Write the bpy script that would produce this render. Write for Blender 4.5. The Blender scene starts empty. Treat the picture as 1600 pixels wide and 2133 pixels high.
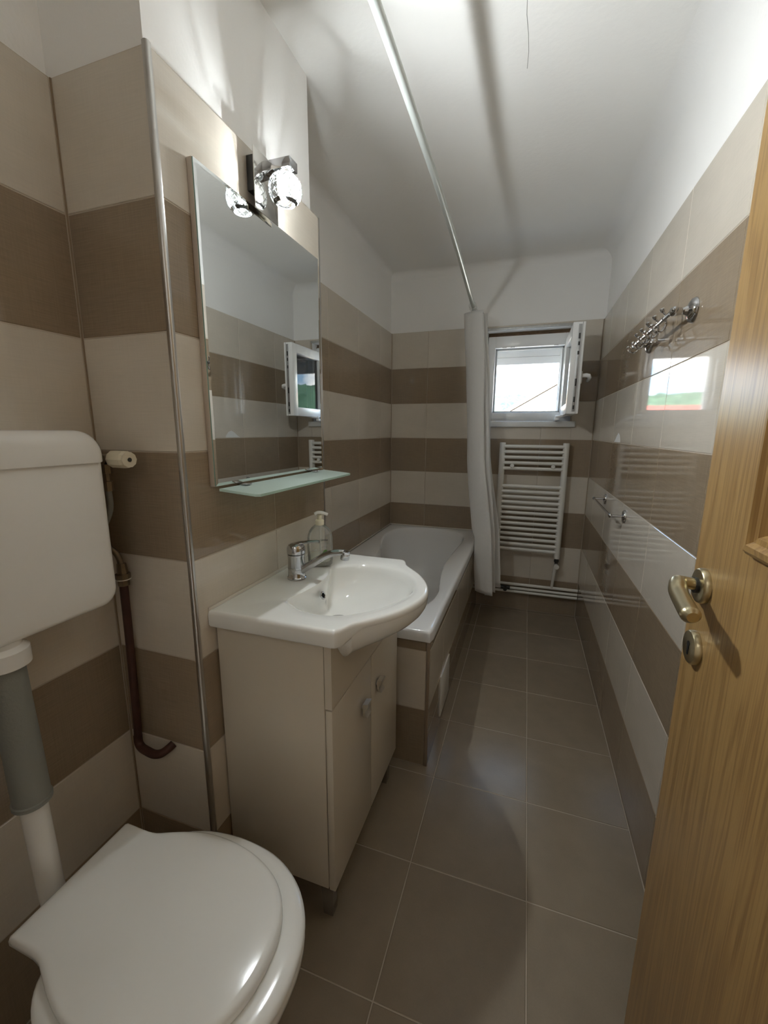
import bpy, bmesh, math, random
from mathutils import Vector, Matrix, noise
random.seed(7)
S = bpy.context.scene
COL = S.collection
PI = math.pi

# ------------------------------------------------------------------ camera
CAMZ = 1.2991
FPX = 866.75
def cam_axes(pitch, yaw, roll):
    p, y, r = (math.radians(v) for v in (pitch, yaw, roll))
    fw = Vector((-math.sin(y)*math.cos(p), math.cos(y)*math.cos(p), -math.sin(p)))
    rt = Vector((math.cos(y), math.sin(y), 0)); up = rt.cross(fw)
    return fw, math.cos(r)*rt + math.sin(r)*up, -math.sin(r)*rt + math.cos(r)*up
fw, rt, up = cam_axes(10.992, 18.653, 0.348)
cd = bpy.data.cameras.new('camera'); cam = bpy.data.objects.new('camera', cd); COL.objects.link(cam)
cd.sensor_fit = 'HORIZONTAL'; cd.sensor_width = 36; cd.lens = 36*FPX/1600
cd.clip_start = .02; cd.clip_end = 1000
M4 = Matrix((rt, up, -fw)).transposed().to_4x4(); M4.translation = (0, 0, CAMZ)
cam.matrix_world = M4
S.camera = cam

# ------------------------------------------------------------------ world: bright partly cloudy sky
W = bpy.data.worlds.new('sky'); S.world = W; W.use_nodes = True
nt = W.node_tree; nt.nodes.clear()
def N(t, kind, **kw):
    n = t.nodes.new(kind)
    for k, v in kw.items():
        if k in n.inputs: n.inputs[k].default_value = v
        else: setattr(n, k, v)
    return n
tc = N(nt, 'ShaderNodeTexCoord'); sep = N(nt, 'ShaderNodeSeparateXYZ'); nt.links.new(tc.outputs['Generated'], sep.inputs[0])
grad = N(nt, 'ShaderNodeValToRGB'); nt.links.new(sep.outputs['Z'], grad.inputs[0])
grad.color_ramp.elements[0].position = 0; grad.color_ramp.elements[0].color = (.30, .44, .58, 1)
grad.color_ramp.elements[1].position = .45; grad.color_ramp.elements[1].color = (.15, .29, .50, 1)
mp = N(nt, 'ShaderNodeMapping'); mp.inputs['Scale'].default_value = (1, 1, 2.1); mp.inputs['Location'].default_value = (.35, .2, .1)
nt.links.new(tc.outputs['Generated'], mp.inputs[0])
cn = N(nt, 'ShaderNodeTexNoise', Scale=3.2, Detail=9, Roughness=.56); nt.links.new(mp.outputs[0], cn.inputs['Vector'])
cr = N(nt, 'ShaderNodeValToRGB'); cr.color_ramp.elements[0].position = .50; cr.color_ramp.elements[1].position = .57
# more cloud towards the horizon
ma = N(nt, 'ShaderNodeMath', operation='MULTIPLY_ADD'); ma.inputs[1].default_value = -.22; nt.links.new(sep.outputs['Z'], ma.inputs[0])
nt.links.new(cn.outputs['Fac'], ma.inputs[2]); 
mb_ = N(nt, 'ShaderNodeMath', operation='ADD'); mb_.inputs[1].default_value = .055; nt.links.new(ma.outputs[0], mb_.inputs[0])
nt.links.new(mb_.outputs[0], cr.inputs[0])
mix = N(nt, 'ShaderNodeMixRGB'); nt.links.new(cr.outputs[0], mix.inputs[0]); nt.links.new(grad.outputs[0], mix.inputs[1]); mix.inputs[2].default_value = (1.05, 1.04, 1.02, 1)
SKY = 5.0
bg = N(nt, 'ShaderNodeBackground', Strength=SKY); nt.links.new(mix.outputs[0], bg.inputs[0])
wo = N(nt, 'ShaderNodeOutputWorld'); nt.links.new(bg.outputs[0], wo.inputs[0])

# ------------------------------------------------------------------ exposure, sampling
S.view_settings.view_transform = 'Standard'; S.view_settings.look = 'None'
S.view_settings.gamma = 1; S.view_settings.exposure = 1.08; S.view_settings.use_curve_mapping = False
cy = S.cycles
cy.use_denoising = True; cy.max_bounces = 12; cy.diffuse_bounces = 8; cy.glossy_bounces = 5; cy.transmission_bounces = 8; cy.transparent_max_bounces = 16
cy.caustics_reflective = False; cy.caustics_refractive = False
cy.sample_clamp_indirect = 6; cy.blur_glossy = .5
LAMP_W, LAMP_F = 14, 9.5       # watts (Blender) of the vanity lamp and its added forward light
# sun: high behind the house, lights the ground, roofs and hill outside, does not reach into the room
sl_ = bpy.data.lights.new('sun', 'SUN'); sl_.energy = 16; sl_.angle = .01; sl_.color = (1, .96, .88)
so_ = bpy.data.objects.new('sun', sl_); COL.objects.link(so_); so_.rotation_euler = (math.radians(40), 0, math.radians(-25))
# light portal in the window opening (guides daylight sampling, gives no light of its own)
pl = bpy.data.lights.new('window_portal', 'AREA'); pl.shape = 'RECTANGLE'; pl.size = .56; pl.size_y = .60; pl.cycles.is_portal = True
po = bpy.data.objects.new('window_portal', pl); COL.objects.link(po); po.location = (-.02, 3.46, 1.66); po.rotation_euler = (-PI/2, 0, 0)

# ------------------------------------------------------------------ materials
MATS = {}
def mat(name, col, rough=.5, metal=0, spec=.5, trans=0, ior=1.45, coat=0, bump=0, bscale=200, var=0, vscale=3, emit=None, estr=0, alpha=1):
    m = bpy.data.materials.new(name); m.use_nodes = True; t = m.node_tree
    b = t.nodes['Principled BSDF']
    b.inputs['Base Color'].default_value = (*col, 1); b.inputs['Roughness'].default_value = rough; b.inputs['Metallic'].default_value = metal
    b.inputs['Specular IOR Level'].default_value = spec; b.inputs['Transmission Weight'].default_value = trans; b.inputs['IOR'].default_value = ior
    b.inputs['Coat Weight'].default_value = coat; b.inputs['Coat Roughness'].default_value = .04; b.inputs['Alpha'].default_value = alpha
    co = N(t, 'ShaderNodeTexCoord')
    if var:
        n = N(t, 'ShaderNodeTexNoise', Scale=vscale, Detail=4); t.links.new(co.outputs['Object'], n.inputs['Vector'])
        r = N(t, 'ShaderNodeMapRange'); r.inputs[3].default_value = 1-var; r.inputs[4].default_value = 1+var; t.links.new(n.outputs['Fac'], r.inputs[0])
        mx = N(t, 'ShaderNodeMixRGB', blend_type='MULTIPLY'); mx.inputs[0].default_value = 1; mx.inputs[1].default_value = (*col, 1)
        t.links.new(r.outputs[0], mx.inputs[2]); t.links.new(mx.outputs[0], b.inputs['Base Color'])
    if bump:
        n = N(t, 'ShaderNodeTexNoise', Scale=bscale, Detail=3); t.links.new(co.outputs['Object'], n.inputs['Vector'])
        bp = N(t, 'ShaderNodeBump', Strength=bump, Distance=.002); t.links.new(n.outputs['Fac'], bp.inputs['Height']); t.links.new(bp.outputs[0], b.inputs['Normal'])
    if emit:
        b.inputs['Emission Color'].default_value = (*emit, 1); b.inputs['Emission Strength'].default_value = estr
    MATS[name] = m
    return m

def tile_mat(name, col, rough, ampl, spec=.5, sx=60, sz=420, wave=.0006):
    """glazed tile with a fine woven, mostly horizontal, linen-like print"""
    m = bpy.data.materials.new(name); m.use_nodes = True; t = m.node_tree; b = t.nodes['Principled BSDF']
    co = N(t, 'ShaderNodeTexCoord'); oi = N(t, 'ShaderNodeObjectInfo')
    add = N(t, 'ShaderNodeVectorMath', operation='ADD'); t.links.new(co.outputs['Object'], add.inputs[0])
    sc = N(t, 'ShaderNodeVectorMath', operation='SCALE'); sc.inputs['Scale'].default_value = 7; 
    cmb = N(t, 'ShaderNodeCombineXYZ'); t.links.new(oi.outputs['Random'], cmb.inputs[0]); t.links.new(oi.outputs['Random'], cmb.inputs[2])
    t.links.new(cmb.outputs[0], sc.inputs[0]); t.links.new(sc.outputs[0], add.inputs[1])
    def nz(scale, det=3):
        mp = N(t, 'ShaderNodeMapping'); mp.inputs['Scale'].default_value = scale; t.links.new(add.outputs[0], mp.inputs[0])
        n = N(t, 'ShaderNodeTexNoise', Scale=1, Detail=det); t.links.new(mp.outputs[0], n.inputs['Vector']); return n
    h = nz((14, 14, sz)); v = nz((sx*5, sx*5, 10)); c = nz((5, 5, 9), 5)
    def mul(n, lo, hi, prev):
        r = N(t, 'ShaderNodeMapRange'); r.inputs[1].default_value = .25; r.inputs[2].default_value = .75; r.inputs[3].default_value = lo; r.inputs[4].default_value = hi
        t.links.new(n if not hasattr(n, 'outputs') else n.outputs['Fac'], r.inputs[0])
        mx = N(t, 'ShaderNodeMixRGB', blend_type='MULTIPLY'); mx.inputs[0].default_value = 1
        if isinstance(prev, tuple): mx.inputs[1].default_value = prev
        else: t.links.new(prev.outputs[0], mx.inputs[1])
        t.links.new(r.outputs[0], mx.inputs[2]); return mx
    x = mul(h, 1-ampl, 1+ampl, (*col, 1)); x = mul(v, 1-ampl*.6, 1+ampl*.6, x); x = mul(c, .95, 1.05, x)
    r = N(t, 'ShaderNodeMapRange'); r.inputs[3].default_value = .97; r.inputs[4].default_value = 1.03; t.links.new(oi.outputs['Random'], r.inputs[0])
    mx = N(t, 'ShaderNodeMixRGB', blend_type='MULTIPLY'); mx.inputs[0].default_value = 1; t.links.new(x.outputs[0], mx.inputs[1]); t.links.new(r.outputs[0], mx.inputs[2])
    t.links.new(mx.outputs[0], b.inputs['Base Color'])
    b.inputs['Roughness'].default_value = rough; b.inputs['Specular IOR Level'].default_value = spec
    # slightly wavy glaze
    wv = nz((9, 9, 9), 1); bp = N(t, 'ShaderNodeBump', Strength=.10, Distance=wave*2); t.links.new(wv.outputs['Fac'], bp.inputs['Height']); t.links.new(bp.outputs[0], b.inputs['Normal'])
    MATS[name] = m; return m

T_WHITE = tile_mat('tile_cream', (.60, .545, .465), .04, .035)
T_BROWN = tile_mat('tile_taupe', (.285, .219, .15), .04, .10)
T_FLOOR = tile_mat('floor_tile_taupe', (.275, .222, .160), .22, .05, .5, 60, 60, .0004)
GROUT = mat('grout', (.50, .43, .35), .8, bump=.3, bscale=300)
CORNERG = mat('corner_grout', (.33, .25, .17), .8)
FGROUT = mat('floor_grout', (.46, .39, .31), .8, bump=.3, bscale=300)
PAINT = mat('white_wall_paint', (.86, .85, .83), .75, bump=.25, bscale=90, var=.02, vscale=4)
CEIL = mat('white_ceiling_paint', (.86, .85, .825), .8, bump=.3, bscale=60, var=.03, vscale=2.5)
CERAMIC = mat('white_ceramic', (.80, .80, .77), .06, spec=.5, coat=.3)
ACRYL = mat('white_acrylic', (.76, .76, .76), .10)
PLAST = mat('white_plastic', (.76, .75, .72), .22)
SEATP = mat('seat_plastic', (.80, .80, .77), .14, coat=.2)
CREAMP = mat('cream_plastic', (.66, .60, .46), .35)
UPVC = mat('white_upvc', (.87, .87, .86), .25)
CHROME = mat('chrome', (.52, .52, .53), .06, metal=1)
SATIN = mat('satin_nickel', (.74, .72, .68), .28, metal=1)
GOLD = mat('champagne_metal', (.56, .49, .32), .30, metal=1)
STEEL = mat('dull_steel', (.42, .42, .42), .38, metal=1, var=.2, vscale=30)
BEAD = mat('galvanised_bead', (.50, .50, .48), .45, metal=.6, var=.25, vscale=60)
BLACK = mat('black_recess', (.01, .01, .01), .6)
DARK = mat('dark_fitting', (.05, .05, .048), .45, metal=.5)
RUST = mat('rusty_pipe', (.050, .018, .011), .6, var=.4, vscale=40, bump=.4, bscale=150)
OLDMET = mat('tarnished_brass', (.22, .18, .13), .4, metal=.8, var=.3, vscale=60)
MIRR = mat('mirror_silver', (.86, .88, .87), .0, metal=1)
GEDGE = mat('glass_edge_green', (.25, .40, .35), .1)
BOARD = mat('cream_board', (.52, .45, .38), .4)
LACQ = mat('cream_lacquer', (.60, .545, .455), .30)
FOAM = mat('grey_pipe_sleeve', (.235, .24, .22), .75, bump=.3, bscale=200)
RADW = mat('white_radiator_enamel', (.78, .765, .72), .22)
GAP = mat('dark_plaster_gap', (.13, .085, .05), .9, var=.4, vscale=40)
CAULK = mat('caulk', (.66, .62, .55), .5)
def glass_mix(name, tint, fac_trans, gloss_rough=.02, extra=None, extra_fac=.0, ior=1.5):
    """thin see-through material: transparent + fresnel gloss (+ a little scattering)"""
    m = bpy.data.materials.new(name); m.use_nodes = True; t = m.node_tree; t.nodes.clear()
    tr = N(t, 'ShaderNodeBsdfTransparent'); tr.inputs[0].default_value = (*tint, 1)
    gl = N(t, 'ShaderNodeBsdfGlossy', Roughness=gloss_rough); fr = N(t, 'ShaderNodeFresnel', IOR=1.5)
    mx = N(t, 'ShaderNodeMixShader'); mfac = N(t, 'ShaderNodeMath', operation='ADD'); mfac.inputs[1].default_value = fac_trans; t.links.new(fr.outputs[0], mfac.inputs[0]); fr.inputs[0].default_value = ior
    t.links.new(mfac.outputs[0], mx.inputs[0]); t.links.new(tr.outputs[0], mx.inputs[1]); t.links.new(gl.outputs[0], mx.inputs[2])
    out = N(t, 'ShaderNodeOutputMaterial'); last = mx
    if extra:
        tl = N(t, 'ShaderNodeBsdfTranslucent'); tl.inputs[0].default_value = (*extra, 1); df = N(t, 'ShaderNodeBsdfDiffuse'); df.inputs[0].default_value = (*extra, 1)
        m1 = N(t, 'ShaderNodeMixShader'); m1.inputs[0].default_value = .5; t.links.new(tl.outputs[0], m1.inputs[1]); t.links.new(df.outputs[0], m1.inputs[2])
        m2 = N(t, 'ShaderNodeMixShader'); m2.inputs[0].default_value = extra_fac; t.links.new(mx.outputs[0], m2.inputs[1]); t.links.new(m1.outputs[0], m2.inputs[2]); last = m2
    t.links.new(last.outputs[0], out.inputs[0]); MATS[name] = m; return m
PANE = glass_mix('window_glass', (.95, .97, .97), 0)
FROST = glass_mix('frosted_glass', (.75, .86, .80), .02, .25, (.72, .82, .76), .72)
CRYSTAL = glass_mix('crystal_glass', (.98, .985, .985), .004, .05, (.95, .96, .95), .003, 1.08)
t = CRYSTAL.node_tree     # cut pattern: how much the glass scatters varies from facet to facet
co = N(t, 'ShaderNodeTexCoord'); vo = N(t, 'ShaderNodeTexVoronoi', Scale=170); t.links.new(co.outputs['Object'], vo.inputs['Vector'])
mr = N(t, 'ShaderNodeMapRange'); mr.inputs[1].default_value = .25; mr.inputs[2].default_value = .75; mr.inputs[3].default_value = .00008; mr.inputs[4].default_value = .0014
t.links.new(vo.outputs['Distance'], mr.inputs[0])
for n in t.nodes:
    if n.type == 'MIX_SHADER' and abs(n.inputs[0].default_value-.003) < 1e-6: t.links.new(mr.outputs[0], n.inputs[0])
BOTTLE = glass_mix('clear_bottle', (.97, .975, .955), 0, .05, (.95, .96, .92), .22)
LIQUID = glass_mix('pale_soap', (.97, .97, .92), 0, .1, (.95, .95, .86), .08)
BULBM = mat('lamp_bulb', (1, 1, 1), .5, emit=(.95, .99, 1), estr=25)
INK = mat('black_ink', (.03, .03, .03), .5)
GREYINK = mat('grey_ink', (.30, .31, .28), .5)
LEAFG = mat('green_print', (.07, .20, .03), .5, var=.35, vscale=160)
# curtain cloth
CLOTH = bpy.data.materials.new('white_curtain_cloth'); CLOTH.use_nodes = True; t = CLOTH.node_tree; t.nodes.clear()
d_ = N(t, 'ShaderNodeBsdfDiffuse'); d_.inputs[0].default_value = (.88, .87, .85, 1); tl_ = N(t, 'ShaderNodeBsdfTranslucent'); tl_.inputs[0].default_value = (.80, .79, .77, 1)
mx_ = N(t, 'ShaderNodeMixShader'); mx_.inputs[0].default_value = .35; o_ = N(t, 'ShaderNodeOutputMaterial')
co_ = N(t, 'ShaderNodeTexCoord'); n_ = N(t, 'ShaderNodeTexNoise', Scale=35, Detail=4); t.links.new(co_.outputs['Object'], n_.inputs['Vector'])
b_ = N(t, 'ShaderNodeBump', Strength=.3, Distance=.01); t.links.new(n_.outputs['Fac'], b_.inputs['Height']); t.links.new(b_.outputs[0], d_.inputs['Normal'])
t.links.new(d_.outputs[0], mx_.inputs[1]); t.links.new(tl_.outputs[0], mx_.inputs[2]); t.links.new(mx_.outputs[0], o_.inputs[0])
# oak veneer: long vertical figure
WOOD = bpy.data.materials.new('oak_veneer'); WOOD.use_nodes = True; t = WOOD.node_tree; b = t.nodes['Principled BSDF']
co = N(t, 'ShaderNodeTexCoord'); mp = N(t, 'ShaderNodeMapping'); mp.inputs['Scale'].default_value = (9, 9, .55); t.links.new(co.outputs['Object'], mp.inputs[0])
n1 = N(t, 'ShaderNodeTexNoise', Scale=1.6, Detail=3, Distortion=.6); t.links.new(mp.outputs[0], n1.inputs['Vector'])
w1 = N(t, 'ShaderNodeMath', operation='MULTIPLY'); w1.inputs[1].default_value = 60; t.links.new(n1.outputs['Fac'], w1.inputs[0])
w2 = N(t, 'ShaderNodeMath', operation='SINE'); t.links.new(w1.outputs[0], w2.inputs[0])
mp2 = N(t, 'ShaderNodeMapping'); mp2.inputs['Scale'].default_value = (420, 420, 7); t.links.new(co.outputs['Object'], mp2.inputs[0])
n2 = N(t, 'ShaderNodeTexNoise', Scale=1, Detail=4); t.links.new(mp2.outputs[0], n2.inputs['Vector'])
a1 = N(t, 'ShaderNodeMath', operation='MULTIPLY_ADD'); a1.inputs[1].default_value = .12; t.links.new(w2.outputs[0], a1.inputs[0]); t.links.new(n2.outputs['Fac'], a1.inputs[2])
rp = N(t, 'ShaderNodeValToRGB'); t.links.new(a1.outputs[0], rp.inputs[0])
rp.color_ramp.elements[0].position = .30; rp.color_ramp.elements[0].color = (.31, .175, .060, 1)
rp.color_ramp.elements[1].position = .62; rp.color_ramp.elements[1].color = (.46, .285, .105, 1)
t.links.new(rp.outputs[0], b.inputs['Base Color']); b.inputs['Roughness'].default_value = .33
bp = N(t, 'ShaderNodeBump', Strength=.08, Distance=.001); t.links.new(n2.outputs['Fac'], bp.inputs['Height']); t.links.new(bp.outputs[0], b.inputs['Normal'])

# ------------------------------------------------------------------ mesh builder
class MB:
    def __init__(s): s.bm = bmesh.new()
    def _merge(s, b2):
        me = bpy.data.meshes.new('tmp'); b2.to_mesh(me); b2.free(); s.bm.from_mesh(me); bpy.data.meshes.remove(me)
    def box(s, lo, hi, bevel=0, seg=2, rot=None):
        b = bmesh.new(); bmesh.ops.create_cube(b, size=1)
        c = [(a+d)/2 for a, d in zip(lo, hi)]; sz = [abs(d-a) for a, d in zip(lo, hi)]
        bmesh.ops.scale(b, vec=sz, verts=b.verts)
        if bevel: bmesh.ops.bevel(b, geom=b.edges[:], offset=bevel, segments=seg, profile=.5, affect='EDGES', clamp_overlap=True)
        if rot is not None: bmesh.ops.transform(b, matrix=rot, verts=b.verts)
        bmesh.ops.translate(b, vec=c, verts=b.verts); s._merge(b); return s
    def loft(s, rings, closed=True, cap0=False, cap1=False):
        V = [[s.bm.verts.new(p) for p in r] for r in rings]
        n = len(V[0])
        for a, b in zip(V, V[1:]):
            for i in range(n if closed else n-1):
                j = (i+1) % n
                try: s.bm.faces.new((a[i], a[j], b[j], b[i]))
                except ValueError: pass
        if cap0: s.bm.faces.new(V[0][::-1])
        if cap1: s.bm.faces.new(V[-1])
        return s
    def tube(s, pts, r, n=12, radii=None, cap=True):
        pts = [Vector(p) for p in pts]; rings = []
        prev = None
        for i, p in enumerate(pts):
            if i == 0: d = pts[1]-p
            elif i == len(pts)-1: d = p-pts[-2]
            else: d = (pts[i+1]-p).normalized()+(p-pts[i-1]).normalized()
            d.normalize()
            if prev is None:
                a = Vector((0, 0, 1)) if abs(d.z) < .9 else Vector((1, 0, 0)); u = d.cross(a).normalized()
            else:
                u = (prev - d*prev.dot(d)).normalized()
            prev = u; v = d.cross(u); q = radii[i] if radii else r
            qa, qb = q if isinstance(q, tuple) else (q, q)
            rings.append([p + u*math.cos(2*PI*k/n)*qa + v*math.sin(2*PI*k/n)*qb for k in range(n)])
        return s.loft(rings, True, cap, cap)
    def lathe(s, prof, origin, axis=(0, 0, 1), n=32, cap0=True, cap1=True):
        ax = Vector(axis).normalized(); a = Vector((0, 0, 1)) if abs(ax.z) < .9 else Vector((1, 0, 0)); u = ax.cross(a).normalized(); v = ax.cross(u); o = Vector(origin)
        return s.loft([[o + ax*h + (u*math.cos(2*PI*k/n)+v*math.sin(2*PI*k/n))*max(r, 1e-5) for k in range(n)] for r, h in prof], True, cap0, cap1)
    def prism(s, poly, fn, d0, d1, ):
        """poly in 2-D, fn(u,v,d)->xyz, extruded between d0 and d1"""
        a = [s.bm.verts.new(fn(u, v, d0)) for u, v in poly]; b = [s.bm.verts.new(fn(u, v, d1)) for u, v in poly]; n = len(poly)
        for i in range(n): s.bm.faces.new((a[i], a[(i+1) % n], b[(i+1) % n], b[i]))
        s.bm.faces.new(a[::-1]); s.bm.faces.new(b); return s
    def ball(s, c, r, sc=(1, 1, 1), n=16):
        b = bmesh.new(); bmesh.ops.create_uvsphere(b, u_segments=n, v_segments=max(6, n//2), radius=r)
        bmesh.ops.scale(b, vec=sc, verts=b.verts); bmesh.ops.translate(b, vec=c, verts=b.verts); s._merge(b); return s
    def mesh(s, name, m, smooth=True, angle=35):
        bmesh.ops.recalc_face_normals(s.bm, faces=s.bm.faces[:])
        me = bpy.data.meshes.new(name); s.bm.to_mesh(me); s.bm.free()
        for x in (m if isinstance(m, (list, tuple)) else [m]): me.materials.append(x)
        if smooth:
            me.shade_smooth(); me.set_sharp_from_angle(angle=math.radians(angle))
        return me
    def build(s, name, m, parent=None, smooth=True, angle=35, label=None, kind=None, subsurf=0):
        o = bpy.data.objects.new(name, s.mesh(name, m, smooth, angle)); COL.objects.link(o)
        if parent is not None:
            o.parent = parent
            if parent.type == 'EMPTY': o.matrix_parent_inverse = Matrix.Translation(-parent.location)
        if label: o['label'] = label
        if kind: o['kind'] = kind
        if subsurf:
            md = o.modifiers.new('subdivision', 'SUBSURF'); md.levels = subsurf; md.render_levels = subsurf
        return o
def thing(name, loc, label, cat, group=None):
    o = bpy.data.objects.new(name, None); COL.objects.link(o); o.location = loc; o.empty_display_size = .05
    o['label'] = label; o['category'] = cat
    if group: o['group'] = group
    return o
def tag(o, label, cat, group=None):
    o['label'] = label; o['category'] = cat
    if group: o['group'] = group
    return o
def struct(name, label=None):
    o = bpy.data.objects.new(name, None); COL.objects.link(o); o['kind'] = 'structure'; o.empty_display_size = .05
    if label: o['label'] = label
    return o
def place(mesh, name, parent, loc, rz=0):
    o = bpy.data.objects.new(name, mesh); COL.objects.link(o); o.location = loc; o.rotation_euler = (0, 0, rz); o.parent = parent
    return o
def spline(pts, n, closed=True):
    """Catmull-Rom through 2-D/3-D points, n samples evenly by arc length"""
    P = [Vector(p) for p in pts]; m = len(P); out = []
    segs = m if closed else m-1
    for i in range(segs):
        if closed: a, b, c, d = P[i-1], P[i], P[(i+1) % m], P[(i+2) % m]
        else: a, b, c, d = P[max(i-1, 0)], P[i], P[i+1], P[min(i+2, m-1)]
        for k in range(16):
            u = k/16; out.append(.5*((2*b)+(c-a)*u+(2*a-5*b+4*c-d)*u*u+(3*b-a-3*c+d)*u**3))
    out.append(P[0].copy() if closed else P[-1].copy())
    L = [0]
    for a, b in zip(out, out[1:]): L.append(L[-1]+(b-a).length)
    res = []; j = 0
    for k in range(n):
        s = L[-1]*k/(n if closed else n-1)
        while j < len(L)-2 and L[j+1] < s: j += 1
        f = (s-L[j])/max(L[j+1]-L[j], 1e-9); res.append(out[j].lerp(out[j+1], min(f, 1)))
    return res
def polar(poly, c, n, extra=()):
    """radius of a star-shaped closed polygon seen from c, for n angles (+ extra angles)"""
    angs = sorted([2*PI*k/n for k in range(n)] + list(extra)) ; out = []
    for a in angs:
        dx, dy = math.cos(a), math.sin(a); best = 0
        for i in range(len(poly)):
            x1, y1 = poly[i][0]-c[0], poly[i][1]-c[1]; q = poly[(i+1) % len(poly)]; x2, y2 = q[0]-c[0], q[1]-c[1]
            ex, ey = x2-x1, y2-y1; den = dx*ey-dy*ex
            if abs(den) < 1e-12: continue
            t_ = (x1*ey-y1*ex)/den; u_ = (x1*dy-y1*dx)/den
            if t_ > 0 and -1e-9 <= u_ <= 1+1e-9: best = max(best, t_)
        out.append(Vector((c[0]+dx*best, c[1]+dy*best)))
    return out

# ------------------------------------------------------------------ room dimensions (metres)
XA, XD, XC, XR = -.967, -.989, -.713, .4095      # tile faces: niche, bath recess, pillar, right wall
YB, YE, YCE, YF = .726, 3.088, 1.41, -.08        # pillar front, window wall, pillar end, door wall
ZC, TH, TW, G = 2.40, .25, .405, .0026           # ceiling, tile height, tile width, joint
FT, X0, Y0 = .3374, .0851, 3.0487                # floor tile pitch and one grid corner

# ---- room shell
def shell(name, boxes, m, lab=None):
    b = MB()
    for lo, hi in boxes: b.box(lo, hi)
    return b.build(name, m, kind='structure', smooth=False, label=lab)
wall_left = shell('wall_left', [((-1.15, -.3, -.05), (-1.0, 3.6, ZC))], PAINT)
wall_pillar = shell('wall_pillar', [((-1.0, YB+.017, -.05), (XC-.024, YCE-.018, ZC))], PAINT)
wall_right = shell('wall_right', [((XR+.012, -.3, -.05), (.6, 3.6, ZC))], PAINT)
WX0, WX1, WZ0, WZ1 = -.305, .262, 1.372, 1.978
wall_back = shell('wall_back', [((-1.0, YE+.012, -.05), (WX0, 3.45, ZC)), ((WX1, YE+.012, -.05), (XR+.012, 3.45, ZC)),
                                ((WX0, YE+.012, -.05), (WX1, 3.45, WZ0)), ((WX0, YE+.012, WZ1), (WX1, 3.45, ZC))], PAINT)
wall_front = shell('wall_front', [((-1.0, -.22, -.05), (-.56, YF, ZC)), ((.33, -.22, -.05), (XR+.012, YF, ZC)), ((-.56, -.22, 2.03), (.33, YF, ZC))], PAINT)
ceiling = shell('ceiling', [((-1.15, -1.6, ZC), (.6, 3.6, ZC+.08))], CEIL)
floor = shell('floor', [((-1.0, -1.6, -.08), (XR+.012, YE+.012, -.0015))], FGROUT)
wall_hall = shell('wall_hall', [((-1.1, -1.7, -.05), (.6, -1.6, ZC)), ((-1.15, -1.6, -.05), (-1.05, -.3, ZC)), ((.5, -1.6, -.05), (.6, -.3, ZC))], PAINT)
# coved joints between painted walls and ceiling
def cove(name, p0, p1, inward, r):
    p0, p1, w = Vector(p0), Vector(p1), Vector(inward); b = MB(); rings = []
    for p in (p0, p1):
        ring = [p + Vector((0, 0, .002)) - w*.002]
        for k in range(9):
            a = PI/2*k/8; ring.append(p + w*(r-r*math.cos(a)) + Vector((0, 0, -(r-r*math.sin(a)))))
        rings.append(ring)
    b.loft(rings, True, True, True); return b.build(name, PAINT, kind='structure', angle=60)
cove('trim_1', (XR+.012, -.08, ZC), (XR+.012, YE+.012, ZC), (-1, 0, 0), .07)
cove('trim_2', (-1.0, YCE, ZC), (-1.0, YE+.012, ZC), (1, 0, 0), .035)
cove('trim_3', (-1.0, YE+.012, ZC), (XR+.012, YE+.012, ZC), (0, -1, 0), .05)

# ---- tiles: local frame, front face at y = 0 towards -y, x right, z up, origin at lower left corner
TC = {}
def tile_mesh(w, h, m, th=.011, name='wall_tile'):
    k = (round(w, 4), round(h, 4), m.name, th)
    if k in TC: return TC[k]
    b = MB(); c = .0012
    def ring(x0, z0, x1, z1, y): return [(x0, y, z0), (x1, y, z0), (x1, y, z1), (x0, y, z1)]
    b.loft([ring(0, 0, w, h, th), ring(0, 0, w, h, c), ring(c, c, w-c, h-c, 0)], True, False, True)
    TC[k] = b.mesh(name, m, smooth=False); return TC[k]
def cover(parent, origin, rz, cols, rows, colour, hole=None, th=.011, name='wall_tile'):
    """cols, rows: joint positions along the wall and up it; colour(row_z_mid)->material; hole: (a0,z0,a1,z1)"""
    R = Matrix.Rotation(rz, 3, 'Z')
    def one(a0, z0, a1, z1, m):
        if a1-a0 < .004 or z1-z0 < .004: return
        place(tile_mesh(a1-a0, z1-z0, m, th, name), name, parent, Vector(origin)+R @ Vector((a0, 0, z0)), rz)
    for a0, a1 in zip(cols, cols[1:]):
        for z0, z1 in zip(rows, rows[1:]):
            m = colour((z0+z1)/2); A0, A1, Z0_, Z1_ = a0+G/2, a1-G/2, z0+G/2, z1-G/2
            if hole and A0 < hole[2] and A1 > hole[0] and Z0_ < hole[3] and Z1_ > hole[1]:
                h0, hz0, h1, hz1 = hole
                one(A0, Z0_, min(A1, h0), Z1_, m); one(max(A0, h1), Z0_, A1, Z1_, m)
                one(max(A0, h0), Z0_, min(A1, h1), min(Z1_, hz0), m); one(max(A0, h0), max(Z0_, hz1), min(A1, h1), Z1_, m)
            else: one(A0, Z0_, A1, Z1_, m)
ROWS = [TH*k for k in range(9)]
stripe = lambda z: T_WHITE if int(z/TH) % 2 else T_BROWN      # bottom row taupe, top row cream
def grout(parent, lo, hi, m=GROUT): return MB().box(lo, hi).build('grout', m, parent, smooth=False)
def seq(start, step, lo, hi):
    v = [start]; 
    while v[0]-step > lo+.01: v.insert(0, v[0]-step)
    while v[-1]+step < hi-.01: v.append(v[-1]+step)
    return [lo]+[x for x in v if lo+.01 < x < hi-.01]+[hi]
D = .0015
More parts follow.
